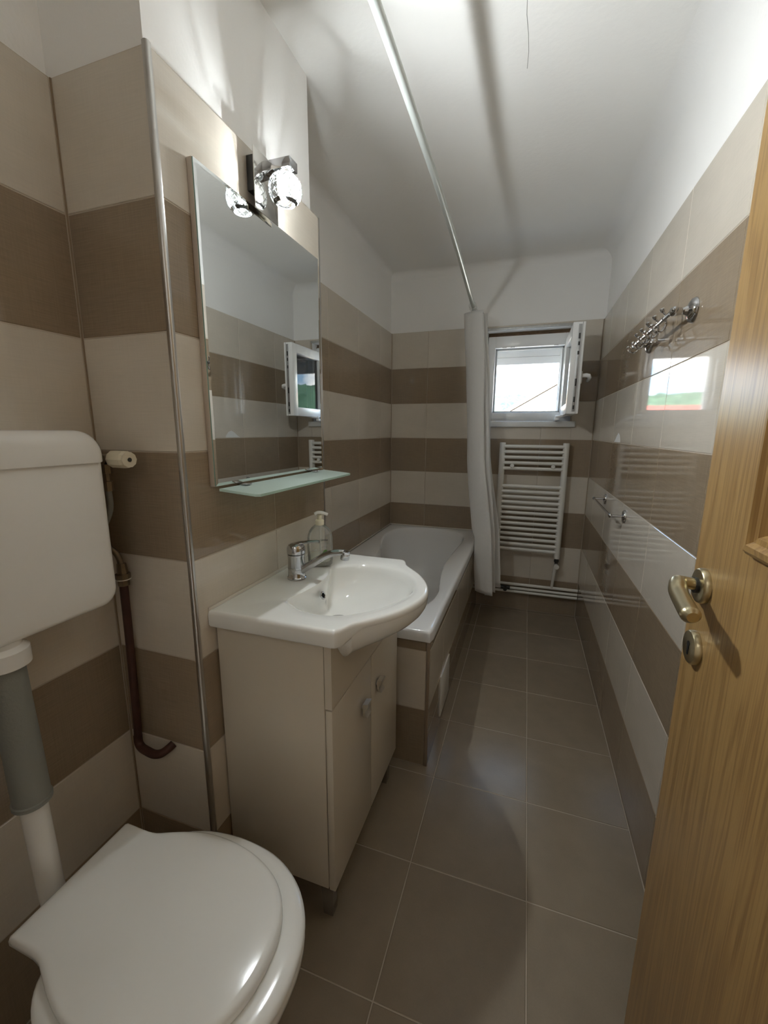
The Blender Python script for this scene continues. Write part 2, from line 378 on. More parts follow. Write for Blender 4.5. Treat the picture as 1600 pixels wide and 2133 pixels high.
# window wall (faces -Y): along +x
cover(wall_back, (0, YE, 0), 0, seq(.0851, .4, XD+.002, XR-.002), ROWS, stripe, hole=(WX0-.012, WZ0-.03, WX1+.012, WZ1+.012))
gb = MB()
for lo, hi in [((XD, YE+D, 0), (WX0, YE+.013, 2)), ((WX1, YE+D, 0), (XR, YE+.013, 2)), ((WX0, YE+D, 0), (WX1, YE+.013, WZ0)), ((WX0, YE+D, WZ1), (WX1, YE+.013, 2))]: gb.box(lo, hi)
gb.build('grout', GROUT, wall_back, smooth=False)
# right wall (faces -X): local x runs along -y
cover(wall_right, (XR, 0, 0), -PI/2, [-v for v in seq(1.58, TW, YF, YE-.002)][::-1], ROWS, stripe)
grout(wall_right, (XR+D, YF, 0), (XR+.013, YE, 2))
# bath recess, left wall (faces +X): local x along +y
cover(wall_left, (XD, 0, 0), PI/2, seq(2.028, TW, YCE, YE-.002), ROWS, stripe)
grout(wall_left, (-1.001, YCE, 0), (XD-D, YE, 2))
# niche behind the toilet (faces +X) and pillar front (faces -Y)
cover(wall_left, (XA, 0, 0), PI/2, seq(YB-.86, TW*2, YF, YB-.002)if 0 else [YF, -.08+.001, .3, YB-.002][0:1]+[.32, YB-.002], ROWS, stripe, th=.03)
grout(wall_left, (-1.001, YF, 0), (XA-D, YB, 2))
cover(wall_pillar, (0, YB, 0), 0, [XA+.002, XC-.006], ROWS, stripe, th=.015)
grout(wall_pillar, (XA, YB+D, 0), (XC-.008, YB+.018, 2))
# pillar side with the mirror (faces +X) and pillar end (faces +Y)
cover(wall_pillar, (XC, 0, 0), PI/2, [YB+.006, 1.076, YCE-.006], ROWS, stripe, th=.02)
grout(wall_pillar, (XC-.025, YB+.008, 0), (XC-D, YCE-.008, 2))
cover(wall_pillar, (0, YCE, 0), PI, [-(XC-.006), -XD-.002], ROWS, stripe, th=.015)
grout(wall_pillar, (XD, YCE-.019, 0), (XC-.008, YCE-D, 2))
for (x0, y0, x1, y1, par) in ((XA-.014, YB-.0011, XA+.0011, YB+.014, wall_left), (XD-.01, YE-.0016, XD+.0016, YE+.01, wall_left), (XR-.0016, YE-.0016, XR+.01, YE+.01, wall_right), (XD-.01, YCE-.01, XD+.0016, YCE+.0016, wall_pillar)):
    grout(par, (x0, y0, 0), (x1, y1, 2), CORNERG)
# front wall, beside the door
cover(wall_front, (0, YF-.001, 0), PI, [.56, 1.0-.04], ROWS, stripe)
grout(wall_front, (-.96, YF-.013, 0), (-.56, YF-.001-D, 2))
# floor tiles: pattern laid flat, local z up the y axis
def floor_tile_mesh(w, h):
    k = ('f', round(w, 4), round(h, 4))
    if k in TC: return TC[k]
    b = MB(); c = .0012
    def ring(x0, y0, x1, y1, z): return [(x0, y0, z), (x1, y0, z), (x1, y1, z), (x0, y1, z)]
    b.loft([ring(0, 0, w, h, -.009), ring(0, 0, w, h, -c), ring(c, c, w-c, h-c, 0)], True, False, True)
    TC[k] = b.mesh('floor_tile', T_FLOOR, smooth=False); return TC[k]
fx = seq(X0, FT, XA, XR-.001); fy = seq(Y0, FT, -.75, YE-.001)
for a0, a1 in zip(fx, fx[1:]):
    for b0, b1 in zip(fy, fy[1:]):
        if a1-a0 > .01 and b1-b0 > .01:
            place(floor_tile_mesh(a1-a0-.0032, b1-b0-.0032), 'floor_tile', floor, (a0+.0016, b0+.0016, 0))
# tiled apron round the bath
AX, AY, AT = -.290, 1.402, .532
wall_apron = shell('wall_apron', [((XC+.0, AY+.02, 0), (AX-.02, AY+.05, AT-.004)), ((AX-.05, AY+.02, 0), (AX-.02, YE, AT-.004))], GROUT)
arows = [0, .245, .492, AT-.004]
acol = lambda z: T_BROWN if z < .245 or z > .492 else T_WHITE
cover(wall_apron, (0, AY, 0), 0, [XC-.0, AX-.013], arows, acol, th=.02)
cover(wall_apron, (AX, 0, 0), PI/2, [AY+.003]+[1.70, 2.105, 2.51, 2.915, YE-.003], arows, acol, th=.02)
MB().box((AX-.012, AY-.001, 0), (AX+.0005, AY+.010, AT-.004), .002).build('corner_strip', mat('taupe_strip', (.27, .205, .15), .4), wall_apron)
grout(wall_apron, (XC, AY+D, 0), (AX-.014, AY+.021, AT-.006)); grout(wall_apron, (AX-.021, AY+.008, 0), (AX-D, YE, AT-.006))
# metal corner profiles of the pillar
def corner_trim(name, x, y, z0, z1, sx, sy, m):
    b = MB(); q = [(0, 0)] 
    r = .0065; pts = [(-.010*sx, 0), (-.010*sx, 0)]
    prof = [(x-.012*sx, y+.001*sy)] + [(x - r*sx + r*sx*math.sin(a), y + r*sy - r*sy*math.cos(a)) for a in [PI/2*k/6 for k in range(7)]] + [(x-.001*sx, y+.012*sy), (x-.008*sx, y+.012*sy), (x-.012*sx, y+.008*sy)]
    b.loft([[(px, py, z) for px, py in prof] for z in (z0, z1)], True, True, True)
    return b.build(name, m, kind='structure', angle=50)
corner_trim('trim_4', XC+.0025, YB-.0025, 0, 2.005, 1, 1, mat('aluminium_profile', (.50, .48, .45), .32, metal=1))
corner_trim('trim_5', XC+.0015, YCE+.0015, 0, 2.0, 1, -1, MATS['aluminium_profile'])

# ------------------------------------------------------------------ window
window_1 = struct('window_1')
FY0, FY1 = 3.17, 3.235     # fixed frame
b = MB()
ix0, ix1, iz0, iz1 = -.252, .200, 1.434, 1.874
for lo, hi in [((WX0+.004, FY0, WZ0+.002), (ix0, FY1, 1.95)), ((ix1, FY0, WZ0+.002), (WX1-.002, FY1, 1.95)), ((ix0-.001, FY0, iz1), (ix1+.001, FY1, 1.95)), ((ix0-.001, FY0, WZ0+.002), (ix1+.001, FY1, iz0))]:
    b.box(lo, hi, .003)
b.build('window_frame', UPVC, window_1)
b = MB()   # glazing rebate step
for lo, hi in [((ix0-.002, FY1-.022, iz0), (ix0+.012, FY1-.004, iz1)), ((ix1-.012, FY1-.022, iz0), (ix1+.002, FY1-.004, iz1)), ((ix0, FY1-.022, iz1-.012), (ix1, FY1-.004, iz1+.002)), ((ix0, FY1-.022, iz0-.002), (ix1, FY1-.004, iz0+.012))]: b.box(lo, hi, .002)
b.build('rebate_seal', mat('grey_gasket', (.45, .45, .44), .5), window_1)
for px_ in (-.205, -.15, .13): MB().box((px_, FY0-.002, 1.872), (px_+.028, FY0+.010, 1.878), .001).build('striker_plate', STEEL, window_1)
# rough plaster gap above the frame, plaster reveal beads
MB().box((WX0+.004, FY0+.008, 1.948), (WX1-.004, FY1, WZ1)).build('plaster_gap', GAP, window_1)
rng = random.Random(3); b = MB()
for k in range(26):
    x = WX0+.01+k*.0215; b.box((x, FY0+.002, 1.9435+rng.random()*.003), (x+.021, FY0+.010, 1.951+rng.random()*.006), .001)
b.build('filler_foam', mat('brown_filler', (.20, .13, .08), .9, var=.4, vscale=60), window_1)
b = MB()
b.box((WX0-.010, YE-.003, WZ1-.002), (WX1+.003, YE+.010, WZ1+.011), .0015); b.box((WX0-.01, YE-.004, WZ1-.003), (WX1+.003, YE+.05, WZ1-.001), .0005)
b.build('plaster_bead', BEAD, window_1)
MB().box((WX0, YE+.011, WZ1-.004), (WX1, FY0+.01, WZ1)).build('reveal_soffit', PAINT, window_1, smooth=False)
# inner sill board
MB().box((WX0-.02, YE-.028, 1.333), (.294, FY0+.002, WZ0), .004).build('sill_board', mat('grey_white_sill', (.70, .70, .68), .35), window_1)
# outer frame and shutter box seen through the open sash
OY0, OY1 = 3.37, 3.41
b = MB(); ox0, ox1, oz0, oz1 = -.268, .184, 1.446, 1.788
for lo, hi in [((WX0+.004, OY0, 1.40), (ox0, OY1, 1.97)), ((ox1, OY0, 1.40), (WX1-.003, OY1, 1.97)), ((ox0, OY0, oz1), (ox1, OY1, 1.838)), ((ox0, OY0, 1.40), (ox1, OY1, oz0))]: b.box(lo, hi, .003)
b.build('outer_frame', UPVC, window_1)
MB().box((ox0, OY0+.006, 1.8405), (ox1, OY1, 1.97), .002).build('shutter_box', UPVC, window_1)
MB().box((-.30, OY1, 1.395), (.262, 3.50, 1.42), .003).build('outer_sill', UPVC, window_1)
# opened sash: hinged at the right, swung in by 90 degrees
SX0, SX1, SY0, SY1, SZ0, SZ1 = .203, .268, 2.695, 3.165, 1.405, 1.905
sash = bpy.data.objects.new('sash', None); COL.objects.link(sash); sash.parent = window_1
b = MB(); f = .062
for lo, hi in [((SX0, SY0, SZ0), (SX1, SY0+f, SZ1)), ((SX0, SY1-f, SZ0), (SX1, SY1, SZ1)), ((SX0, SY0+f-.001, SZ1-f), (SX1, SY1-f+.001, SZ1)), ((SX0, SY0+f-.001, SZ0), (SX1, SY1-f+.001, SZ0+f))]: b.box(lo, hi, .003)
b.build('sash_frame', UPVC, sash)
MB().box(((SX0+SX1)/2-.010, SY0+f-.004, SZ0+f-.004), ((SX0+SX1)/2+.010, SY1-f+.004, SZ1-f+.004)).build('sash_glass', PANE, sash, smooth=False)
b = MB(); b.box((SX0+.030, SY0-.002, SZ0+.012), (SX0+.046, SY0+.003, SZ1-.012), .0005); b.build('lock_strip', STEEL, sash)
b = MB()
for z0, z1 in [(1.43, 1.452), (1.47, 1.50), (1.56, 1.60), (1.73, 1.75), (1.78, 1.80), (1.815, 1.845)]: b.box((SX0+.033, SY0-.004, z0), (SX0+.042, SY0+.002, z1), .001)
b.build('lock_cam', DARK, sash)
MB().box((SX0+.049, SY0-.0015, SZ0), (SX0+.052, SY0+.003, SZ1)).build('sash_seal', MATS['grey_gasket'], sash)
b = MB(); b.box((SX1-.001, 2.722, 1.575), (SX1+.009, 2.752, 1.645), .004); b.build('handle_plate', UPVC, sash)
b = MB(); b.tube([(SX1+.006, 2.737, 1.620), (SX1+.030, 2.737, 1.621), (SX1+.044, 2.738, 1.618), (SX1+.050, 2.745, 1.610), (SX1+.050, 2.775, 1.604), (SX1+.049, 2.84, 1.600)], .010, 14, radii=[.011, .012, .012, .011, (.011, .008), (.009, .006)]); b.build('handle_lever', UPVC, sash)
b = MB(); b.tube([(.168, 3.0, 1.397), (.205, 2.97, 1.404), (.245, 2.93, 1.412)], .008, 12, radii=[.007, .009, .006]); b.ball((.175, 3.0, 1.398), .012); b.box((.16, 2.99, 1.374), (.185, 3.16, 1.392), .003)
b.build('sash_stay', UPVC, window_1)

# ------------------------------------------------------------------ outside
GRASS = mat('pale_gravel_yard', (.38, .36, .32), .9, var=.2, vscale=.3)
MB().box((-150, 3.7, -5.2), (120, 320, -5)).build('ground', GRASS, kind='structure', smooth=False)
HILLM = bpy.data.materials.new('wooded_hill'); HILLM.use_nodes = True; t = HILLM.node_tree; b0 = t.nodes['Principled BSDF']
co = N(t, 'ShaderNodeTexCoord'); v1 = N(t, 'ShaderNodeTexNoise', Scale=.45, Detail=6); t.links.new(co.outputs['Object'], v1.inputs['Vector'])
rp = N(t, 'ShaderNodeValToRGB'); t.links.new(v1.outputs['Fac'], rp.inputs[0]); rp.color_ramp.elements[0].position = .32; rp.color_ramp.elements[0].color = (.035, .085, .045, 1); rp.color_ramp.elements[1].position = .66; rp.color_ramp.elements[1].color = (.10, .19, .105, 1)
t.links.new(rp.outputs[0], b0.inputs['Base Color']); b0.inputs['Roughness'].default_value = .9
b = MB(); rings = []
for j in range(28):
    y = 95+j*3.2; row = []
    for i in range(150):
        x = -120+i*1.25; u = (y-95)/86
        hgt = 20*math.sin(min(u*1.25, 1)*PI/2)*(.80-.0030*x) * (1+.10*math.sin(x*.06+1))
        hgt += 1.5*noise.noise(Vector((x*.9, y*.9, 0)))+1.0*noise.noise(Vector((x*.3, y*.3, 5)))
        row.append((x, y, -5+max(hgt, -.5)+2*u))
    rings.append(row)
b.loft(rings, False); b.build('hill', HILLM, kind='structure', label='wooded green hill beyond the red-roofed house')
# gabled house opposite the window
HW = mat('pale_render', (.60, .56, .49), .85, var=.05, vscale=1)
house = thing('gable_house', (1.8, 14, -5), 'pale rendered house with a sloping gable roof edge outside the window', 'house')
sl = (2.86-1.89)/(.753+.892)
rx = 3.6; rz_ = 1.89+sl*(rx+.892); ex = -2.4; ez = 1.89+sl*(ex+.892)
b = MB(); b.prism([(ex+.35, -5), (2*rx-ex-.35, -5), (2*rx-ex-.35, ez+.05), (rx, rz_-.16), (ex+.35, ez+.05)], lambda u, v, d: (u, d, v), 14.15, 22); b.build('wall', HW, house, smooth=False)
ROOFG = mat('grey_brown_roof', (.30, .24, .19), .8, var=.2, vscale=3)
for s_ in (-1, 1):
    e = (ex, ez) if s_ < 0 else (2*rx-ex, ez)
    b = MB(); b.prism([(rx, rz_), e, (e[0], e[1]-.13), (rx, rz_-.13)], lambda u, v, d: (u, d, v), 14.0, 22.2); b.build('roof_slope', ROOFG, house, smooth=False)
MB().tube([(ex-.06, 13.9, ez-.1), (ex-.06, 22.2, ez-.1)], .07, 10).build('gutter', UPVC, house)
red = thing('red_roof_house', (-7.5, 27, -5), 'cream house under a red tiled roof in front of the hill', 'house')
b = MB(); b.box((-12.5, 27, -5), (-2.6, 34, 2.0)); b.build('wall', mat('cream_render', (.78, .70, .55), .85), red, smooth=False)
REDR = mat('red_roof_tiles', (.42, .09, .06), .7, var=.3, vscale=6)
b = MB(); b.loft([[(-13, 26.4, 1.95), (-2.2, 26.4, 1.95), (-2.2, 34.6, 1.95), (-13, 34.6, 1.95)], [(-10.5, 30.4, 2.95), (-4.6, 30.4, 2.95), (-4.6, 30.6, 2.95), (-10.5, 30.6, 2.95)]], True, True, True); b.build('roof', REDR, red, smooth=False)
for k in range(5):
    fr = MB().box((-11.6+k*1.8, 26.93, .6), (-10.6+k*1.8, 27.02, 1.9)).build('window', UPVC, red, smooth=False)
    MB().box((-11.5+k*1.8, 26.90, .7), (-10.7+k*1.8, 26.94, 1.8)).build('pane', mat('dark_pane_%d' % k, (.05, .06, .07), .05), fr, smooth=False)

# ------------------------------------------------------------------ door
door_1 = struct('door_1')
DX = .262; DY1 = .748; DY0 = -.075
leaf = MB().box((DX, DY0, .008), (DX+.040, DY1, 2.0), .002).build('door_leaf', WOOD, door_1)
# raised moulding round the upper panel, built as mitred strips
def moulding(y0, y1, z0, z1, tag_=''):
    w = .032; prof = [(0, 0), (.002, .007), (.008, .013), (.015, .014), (.020, .009), (.026, .008), (.032, .0)]   # (in from edge, out of leaf)
    for side in range(4):
        b = MB(); rings = []
        for e in (0, 1):
            ring = []
            for d, o in prof:
                if side == 0: p = (DX-o, (y0+d, y1-d)[e], z0+d)
                elif side == 1: p = (DX-o, y1-d, (z0+d, z1-d)[e])
                elif side == 2: p = (DX-o, (y1-d, y0+d)[e], z1-d)
                else: p = (DX-o, y0+d, (z1-d, z0+d)[e])
                ring.append(p)
            rings.append(ring)
        b.loft(rings, False); b.build('moulding', WOOD, door_1, angle=25)
    MB().box((DX-.003, y0+.05, z0+.05), (DX+.002, y1-.05, z1-.05), .0015).build('raised_panel', WOOD, door_1)
moulding(.02, .592, 1.157, 1.86)
# lever handle with round rose
hd = bpy.data.objects.new('lever_handle', None); COL.objects.link(hd); hd.parent = door_1
HY, HZ = .702, 1.078
MB().lathe([(.0262, 0), (.0262, .006), (.0245, .009), (.0235, .0095), (.0, .0095)], (DX, HY, HZ), (-1, 0, 0), 40, True, False).build('rose', GOLD, hd)
lv = [(DX-.006, HY, HZ+.001), (DX-.018, HY, HZ+.002), (DX-.029, HY-.001, HZ+.0035), (DX-.0355, HY-.006, HZ+.005), (DX-.039, HY-.017, HZ+.003), (DX-.042, HY-.034, HZ-.003), (DX-.044, HY-.060, HZ-.0065), (DX-.0455, HY-.084, HZ-.0095), (DX-.046, HY-.099, HZ-.0108), (DX-.0455, HY-.104, HZ-.011)]
lv = [tuple(v) for v in spline(lv, 40, False)]
rad = []
for k in range(40):
    u = k/39; base = .0095 if u < .2 else .0095+.0028*min(1, (u-.2)/.2); base = base if u < .95 else base*(1-(u-.95)*8)
    rad.append((max(base, .004), max(base*.92, .004)))
MB().tube(lv, .01, 18, radii=rad).build('lever', GOLD, hd)
MB().lathe([(.0115, 0), (.0115, .004), (.0, .004)], (DX-.0095, HY, HZ), (-1, 0, 0), 24, True, False).build('collar', DARK, hd)
kr = MB().lathe([(.0258, 0), (.0258, .006), (.024, .009), (.023, .0094), (.0, .0094)], (DX, .699, .981), (-1, 0, 0), 40, True, False).build('key_rosette', GOLD, door_1)
b = MB(); b.lathe([(.0042, 0), (.0042, .001), (0, .001)], (DX-.0094, .699, .986), (-1, 0, 0), 16); b.prism([(-.0022, -.014), (.0022, -.014), (.0030, .004), (-.0030, .004)], lambda u, v, d: (d, .699+u, .983+v), DX-.0103, DX-.0092); b.build('keyhole', BLACK, kr, smooth=False)
b = MB()
for z in (.25, 1.75): b.tube([(DX+.045, DY0-.004, z-.04), (DX+.045, DY0-.004, z+.04)], .008, 12)
b.build('hinge', STEEL, door_1)
# door frame round the opening
b = MB()
for lo, hi in [((-.60, -.235, 0), (-.55, YF+.012, 2.03)), ((.318, -.235, 0), (.372, YF+.012, 2.03)), ((-.60, -.235, 2.03), (.372, YF+.012, 2.08))]: b.box(lo, hi, .003)
o = b.build('door_2', WOOD, kind='structure', label='oak lining of the doorway')

# ------------------------------------------------------------------ bathtub
tub = thing('bathtub', (-.64, 2.25, 0), 'white acrylic bathtub with a curved inner rim against the window wall', 'bathtub')
TZ, TB = .575, .530
tx0, tx1, ty0, ty1 = XD+.001, -.284, 1.400, YE-.001
inner = [(-.341, 1.80), (-.350, 1.69), (-.385, 1.60), (-.455, 1.545), (-.56, 1.53), (-.665, 1.545), (-.745, 1.60), (-.785, 1.70), (-.79, 1.85), (-.792, 2.0), (-.80, 2.2), (-.84, 2.40), (-.895, 2.60), (-.918, 2.78), (-.895, 2.92), (-.83, 3.0), (-.74, 3.04), (-.64, 3.052), (-.53, 3.035), (-.44, 2.985), (-.385, 2.90), (-.368, 2.76), (-.376, 2.6), (-.385, 2.42), (-.390, 2.22), (-.377, 2.05), (-.355, 1.90)]
NI = 192; ti = spline(inner, NI)
cx_, cy_ = -.62, 2.25
def tub_outer(p):
    dx, dy = (p[0]-cx_)/(.35), (p[1]-cy_)/.845
    k = max(abs(dx), abs(dy)); dx, dy = dx/k, dy/k
    return ((tx0+tx1)/2+dx*(tx1-tx0)/2, (ty0+ty1)/2+dy*(ty1-ty0)/2)
to = [tub_outer(p) for p in ti]
mx0 = (tx0+tx1)/2; my0 = (ty0+ty1)/2
def ins(pts, e): return [(mx0+(x-mx0)*(1-e/((tx1-tx0)/2)), my0+(y-my0)*(1-e/((ty1-ty0)/2))) for x, y in pts]
def scl(pts, sx, sy, oy=0): return [(cx_+(x-cx_)*sx, cy_+oy+(y-cy_)*sy) for x, y in pts]
R = lambda pts, z: [(x, y, z) for x, y in pts]
rings = [R(ins(to, .02), TB+.004), R(ins(to, .0), TB), R(to, TZ-.012), R(ins(to, .0035), TZ-.0035), R(ins(to, .012), TZ), R(ins(to, .02), TZ+.0005)]
rings += [R([((a[0]*.08+b_[0]*.92), (a[1]*.08+b_[1]*.92)) for a, b_ in zip(to, ti)], TZ-.001)]
for sx, sy, z in [(1, 1, TZ-.005), (.985, .993, TZ-.02), (.965, .985, TZ-.06), (.93, .965, .42), (.87, .93, .30), (.80, .88, .21), (.70, .82, .172), (.5, .7, .16), (.2, .35, .156), (.02, .03, .155)]: rings.append(R(scl([(p[0], p[1]) for p in ti], sx, sy), z))
MB().loft(rings, True, False, True).build('tub_shell', ACRYL, tub, angle=50)
b = MB(); b.box((XD-.0, AY, TZ-.002), (XD+.004, YE, TZ+.006), .001); b.box((XD, YE-.004, TZ-.002), (-.30, YE-.0005, TZ+.006), .001); b.build('seal_bead', CAULK, tub)
MB().lathe([(.030, 0), (.030, .004), (.022, .006), (0, .006)], (-.60, 1.80, .157), (0, 0, 1), 24).build('drain_ring', CHROME, tub)
hatch = MB().box((AX-.001, 1.640, .052), (AX+.006, 1.850, .246), .002).build('access_panel', PLAST)
tag(hatch, 'small white square access panel set in the tiled side of the bath', 'panel')

# ------------------------------------------------------------------ vanity cabinet
CY0, CY1, CXF, CZ0, CZ1 = .788, 1.318, -.392, .125, .823
cab = thing('vanity_cabinet', (-.55, 1.05, 0), 'cream lacquered vanity cabinet with two doors under the washbasin', 'cabinet')
for y0, y1 in ((CY0, CY0+.017), (CY1-.017, CY1)): MB().box((XC+.004, y0, CZ0), (CXF-.020, y1, CZ1), .001).build('side_panel', LACQ, cab)
MB().box((XC+.004, CY0+.017, CZ0), (CXF-.021, CY1-.017, CZ0+.017), .001).build('base_panel', LACQ, cab)
MB().box((XC+.004, CY0+.017, CZ0+.017), (XC+.010, CY1-.017, CZ1-.10), .001).build('back_panel', LACQ, cab)
b = MB()   # fixed front panel, cut out for the bowl
b.prism([(CY0, .652), (CY1, .652), (CY1, .8225), (1.262, .8225), (1.245, .79), (1.20, .752), (1.13, .735), (.96, .735), (.89, .752), (.848, .79), (.832, .8225), (CY0, .8225)], lambda u, v, d: (d, u, v), CXF-.018, CXF)
b.build('false_front', LACQ, cab, smooth=False)
YM = (CY0+CY1)/2
for y0, y1, ky in ((CY0, YM-.0015, .982), (YM+.0015, CY1, 1.102)):
    dr = MB().box((CXF-.018, y0, CZ0-.002), (CXF, y1, .648), .0025).build('cabinet_door', LACQ, cab)
    b = MB()   # softly waved square knob
    outer = [(CXF+.017+.0055*math.cos(PI*1.7*u-.5)+.003*u*u, .551-.042*u) for u in [k/12 for k in range(13)]]
    poly = outer+[(CXF+.006, .513), (CXF+.006, .547)]
    b.prism(poly, lambda u, v, d: (u, d, v), ky-.0155, ky+.0155); b.tube([(CXF-.001, ky, .530), (CXF+.010, ky, .530)], .007, 12)
    b.build('knob', SATIN, dr, angle=40)
for x in (XC+.05, CXF-.035):
    for y in (CY0+.025, CY1-.045):
        b = MB(); b.loft([[(x+s1*w, y+s2*w+.012, z) for s1, s2 in ((-1, -1), (1, -1), (1, 1), (-1, 1))] for w, z in ((.012, 0), (.014, .004), (.018, CZ0-.004), (.024, CZ0-.003), (.024, CZ0-.0005))], True, True, True)
        b.build('leg', CHROME, cab)

# ------------------------------------------------------------------ washbasin
BZ = .866; yc = 1.046
basin = thing('washbasin', (-.47, yc, .82), 'white ceramic washbasin with a bowed front, set on the cream cabinet', 'washbasin')
half = [(-.7115, .281), (-.40, .281), (-.374, .279), (-.362, .264), (-.349, .232), (-.322, .200), (-.288, .160), (-.258, .110), (-.237, .055), (-.229, 0)]
left = half; right = [(x, -y) for x, y in half[::-1][1:]]
out_pts = [(x, yc-y) for x, y in left] + [(x, yc-y) for x, y in right]
# straight runs along left, back and right stay straight; only the bowed front is smoothed
front = spline(out_pts[1:-1], 90, False)
poly_o = [out_pts[0]] + [(p[0], p[1]) for p in front] + [out_pts[-1]]
bc = (-.425, yc+.012)
inn = [(-.577, .905), (-.548, .880), (-.500, .855), (-.445, .849), (-.392, .866), (-.342, .908), (-.300, .975), (-.275, 1.05), (-.282, 1.115), (-.308, 1.170), (-.350, 1.212), (-.40, 1.238), (-.450, 1.246), (-.510, 1.236), (-.560, 1.205), (-.578, 1.172), (-.560, 1.115), (-.552, 1.045), (-.562, .965)]
poly_i = [(p[0], p[1]) for p in spline(inn, 120)]
ext = [math.atan2(p[1]-bc[1], p[0]-bc[0]) % (2*PI) for p in (out_pts[0], out_pts[-1], out_pts[2], out_pts[-3])]
PO = polar(poly_o, bc, 176, ext); PIN = polar(poly_i, bc, 176, ext)
def so(e): 
    res = []
    for p in PO:
        d = Vector((p[0]-bc[0], p[1]-bc[1])); d = d*(1-e/max(d.length, .01)); res.append((bc[0]+d.x, bc[1]+d.y))
    return res
def wz(p, zr, zb):
    w = min(1, max(0, (p[0]+.362)/.03)); return zr*(1-w)+zb*w
rings = [[(p[0], p[1], wz(p, .826, .846)) for p in so(.03)], [(p[0], p[1], wz(p, .824, .845)) for p in so(.003)], [(p[0], p[1], wz(p, .829, .849)) for p in so(0)], R(so(0), BZ-.010), R(so(.0025), BZ-.003), R(so(.007), BZ), R(so(.012), BZ+.0005)]
def mixr(f, z): return [(a[0]*(1-f)+b_[0]*f, a[1]*(1-f)+b_[1]*f, z) for a, b_ in zip(so(.012), PIN)]
rings += [mixr(.5, BZ-.002), mixr(.9, BZ-.004), R(PIN, BZ-.008)]
b2 = (-.435, 1.055)
def sin_(s, z, ox=0): return [(b2[0]+ox+(p[0]-b2[0])*s, b2[1]+(p[1]-b2[1])*s, z) for p in PIN]
for s_, z, ox in [(.975, .852, -.002), (.95, .838, -.005), (.90, .815, -.012), (.82, .792, -.024), (.70, .772, -.040), (.54, .756, -.054), (.35, .747, -.062), (.14, .743, -.065)]: rings.append(sin_(s_, z, ox))
b = MB(); b.loft(rings, True, False, True)
# bowed underside below the front rim
arc = [p for p in front if p[0] > -.353]
und = []
for z, sx, sy in [(.850, 1, 1), (.838, .995, .998), (.825, .975, .992), (.812, .935, .982), (.800, .865, .965), (.789, .755, .935), (.778, .60, .90), (.764, .34, .85), (.752, .02, .80)]:
    q = [(-.392+(p[0]+.392)*sx, yc+(p[1]-yc)*sy, z) for p in arc]
    und.append([(-.405, q[0][1], z)]+q+[(-.405, q[-1][1], z)])
b.loft(und, False)
b.build('basin', CERAMIC, basin, angle=55)
ov = MB(); ov.lathe([(.0125, 0), (.0125, .003), (.010, .004), (.0075, .003), (.0075, -.004)], (-.541, 1.040, .822), (1, 0, .35), 28, False, False); ov.build('overflow_ring', CHROME, basin)
MB().lathe([(.0076, .0008), (0, .0008)], (-.541, 1.040, .822), (1, 0, .35), 20, True, True).build('overflow_hole', BLACK, basin)
MB().lathe([(.032, 0), (.030, .004), (.020, .005), (.016, .001), (0, .001)], (b2[0]-.065, b2[1], .743), (0, 0, 1), 28).build('drain_ring', CHROME, basin)
MB().box((XC+.0003, .767, BZ-.012), (XC+.004, 1.326, BZ+.006), .0015).build('seal_bead', CAULK, basin)

# ------------------------------------------------------------------ faucet
FXc, FYc = -.628, 1.045
fau = thing('faucet', (FXc, FYc, BZ), 'chrome single-lever basin mixer tap on the washbasin ledge', 'faucet')
MB().lathe([(.0285, 0), (.0285, .004), (.0265, .006), (.0255, .008), (.0250, .030), (.0258, .031), (.0258, .034), (.0250, .035), (.0245, .066), (.0255, .068), (.026, .074), (.0225, .076), (0, .076)], (FXc, FYc, BZ-.001), (0, 0, 1), 40, True, False).build('body', CHROME, fau)
MB().lathe([(.0245, .076), (.0265, .078), (.0270, .088), (.0262, .096), (.022, .103), (.013, .107), (0, .108)], (FXc, FYc, BZ-.001), (0, 0, 1), 40, True, False).build('cap', CHROME, fau)
lvp = spline([(FXc-.006, FYc, BZ+.098), (FXc+.014, FYc+.001, BZ+.107), (FXc+.035, FYc+.003, BZ+.112), (FXc+.058, FYc+.006, BZ+.115), (FXc+.074, FYc+.008, BZ+.116)], 18, False)
MB().tube(lvp, .01, 16, radii=[((.014-.006*min(1, k/7))*(1 if k < 16 else .8), .0085-.004*min(1, k/7)) for k in range(18)]).build('lever', CHROME, fau)
MB().lathe([(.0040, 0), (.0040, .002), (0, .003)], (FXc+.022, FYc-.009, BZ+.086), (.6, -.75, .1), 14).build('indicator', DARK, fau)
spp = spline([(FXc+.012, FYc, BZ+.020), (FXc+.030, FYc, BZ+.033), (FXc+.062, FYc, BZ+.055), (FXc+.094, FYc, BZ+.076), (FXc+.118, FYc, BZ+.087), (FXc+.140, FYc, BZ+.091), (FXc+.158, FYc, BZ+.092)], 26, False)
MB().tube(spp, .01, 20, radii=[(.0128-.0024*k/25, .0118-.0020*k/25) for k in range(26)]).build('spout', CHROME, fau)
MB().lathe([(.0125, 0), (.0130, .003), (.0130, .014), (.0115, .016), (.0115, .022), (.0095, .0235), (0, .0235)], (FXc+.158, FYc, BZ+.073), (.12, 0, 1), 26).build('aerator', CHROME, fau)

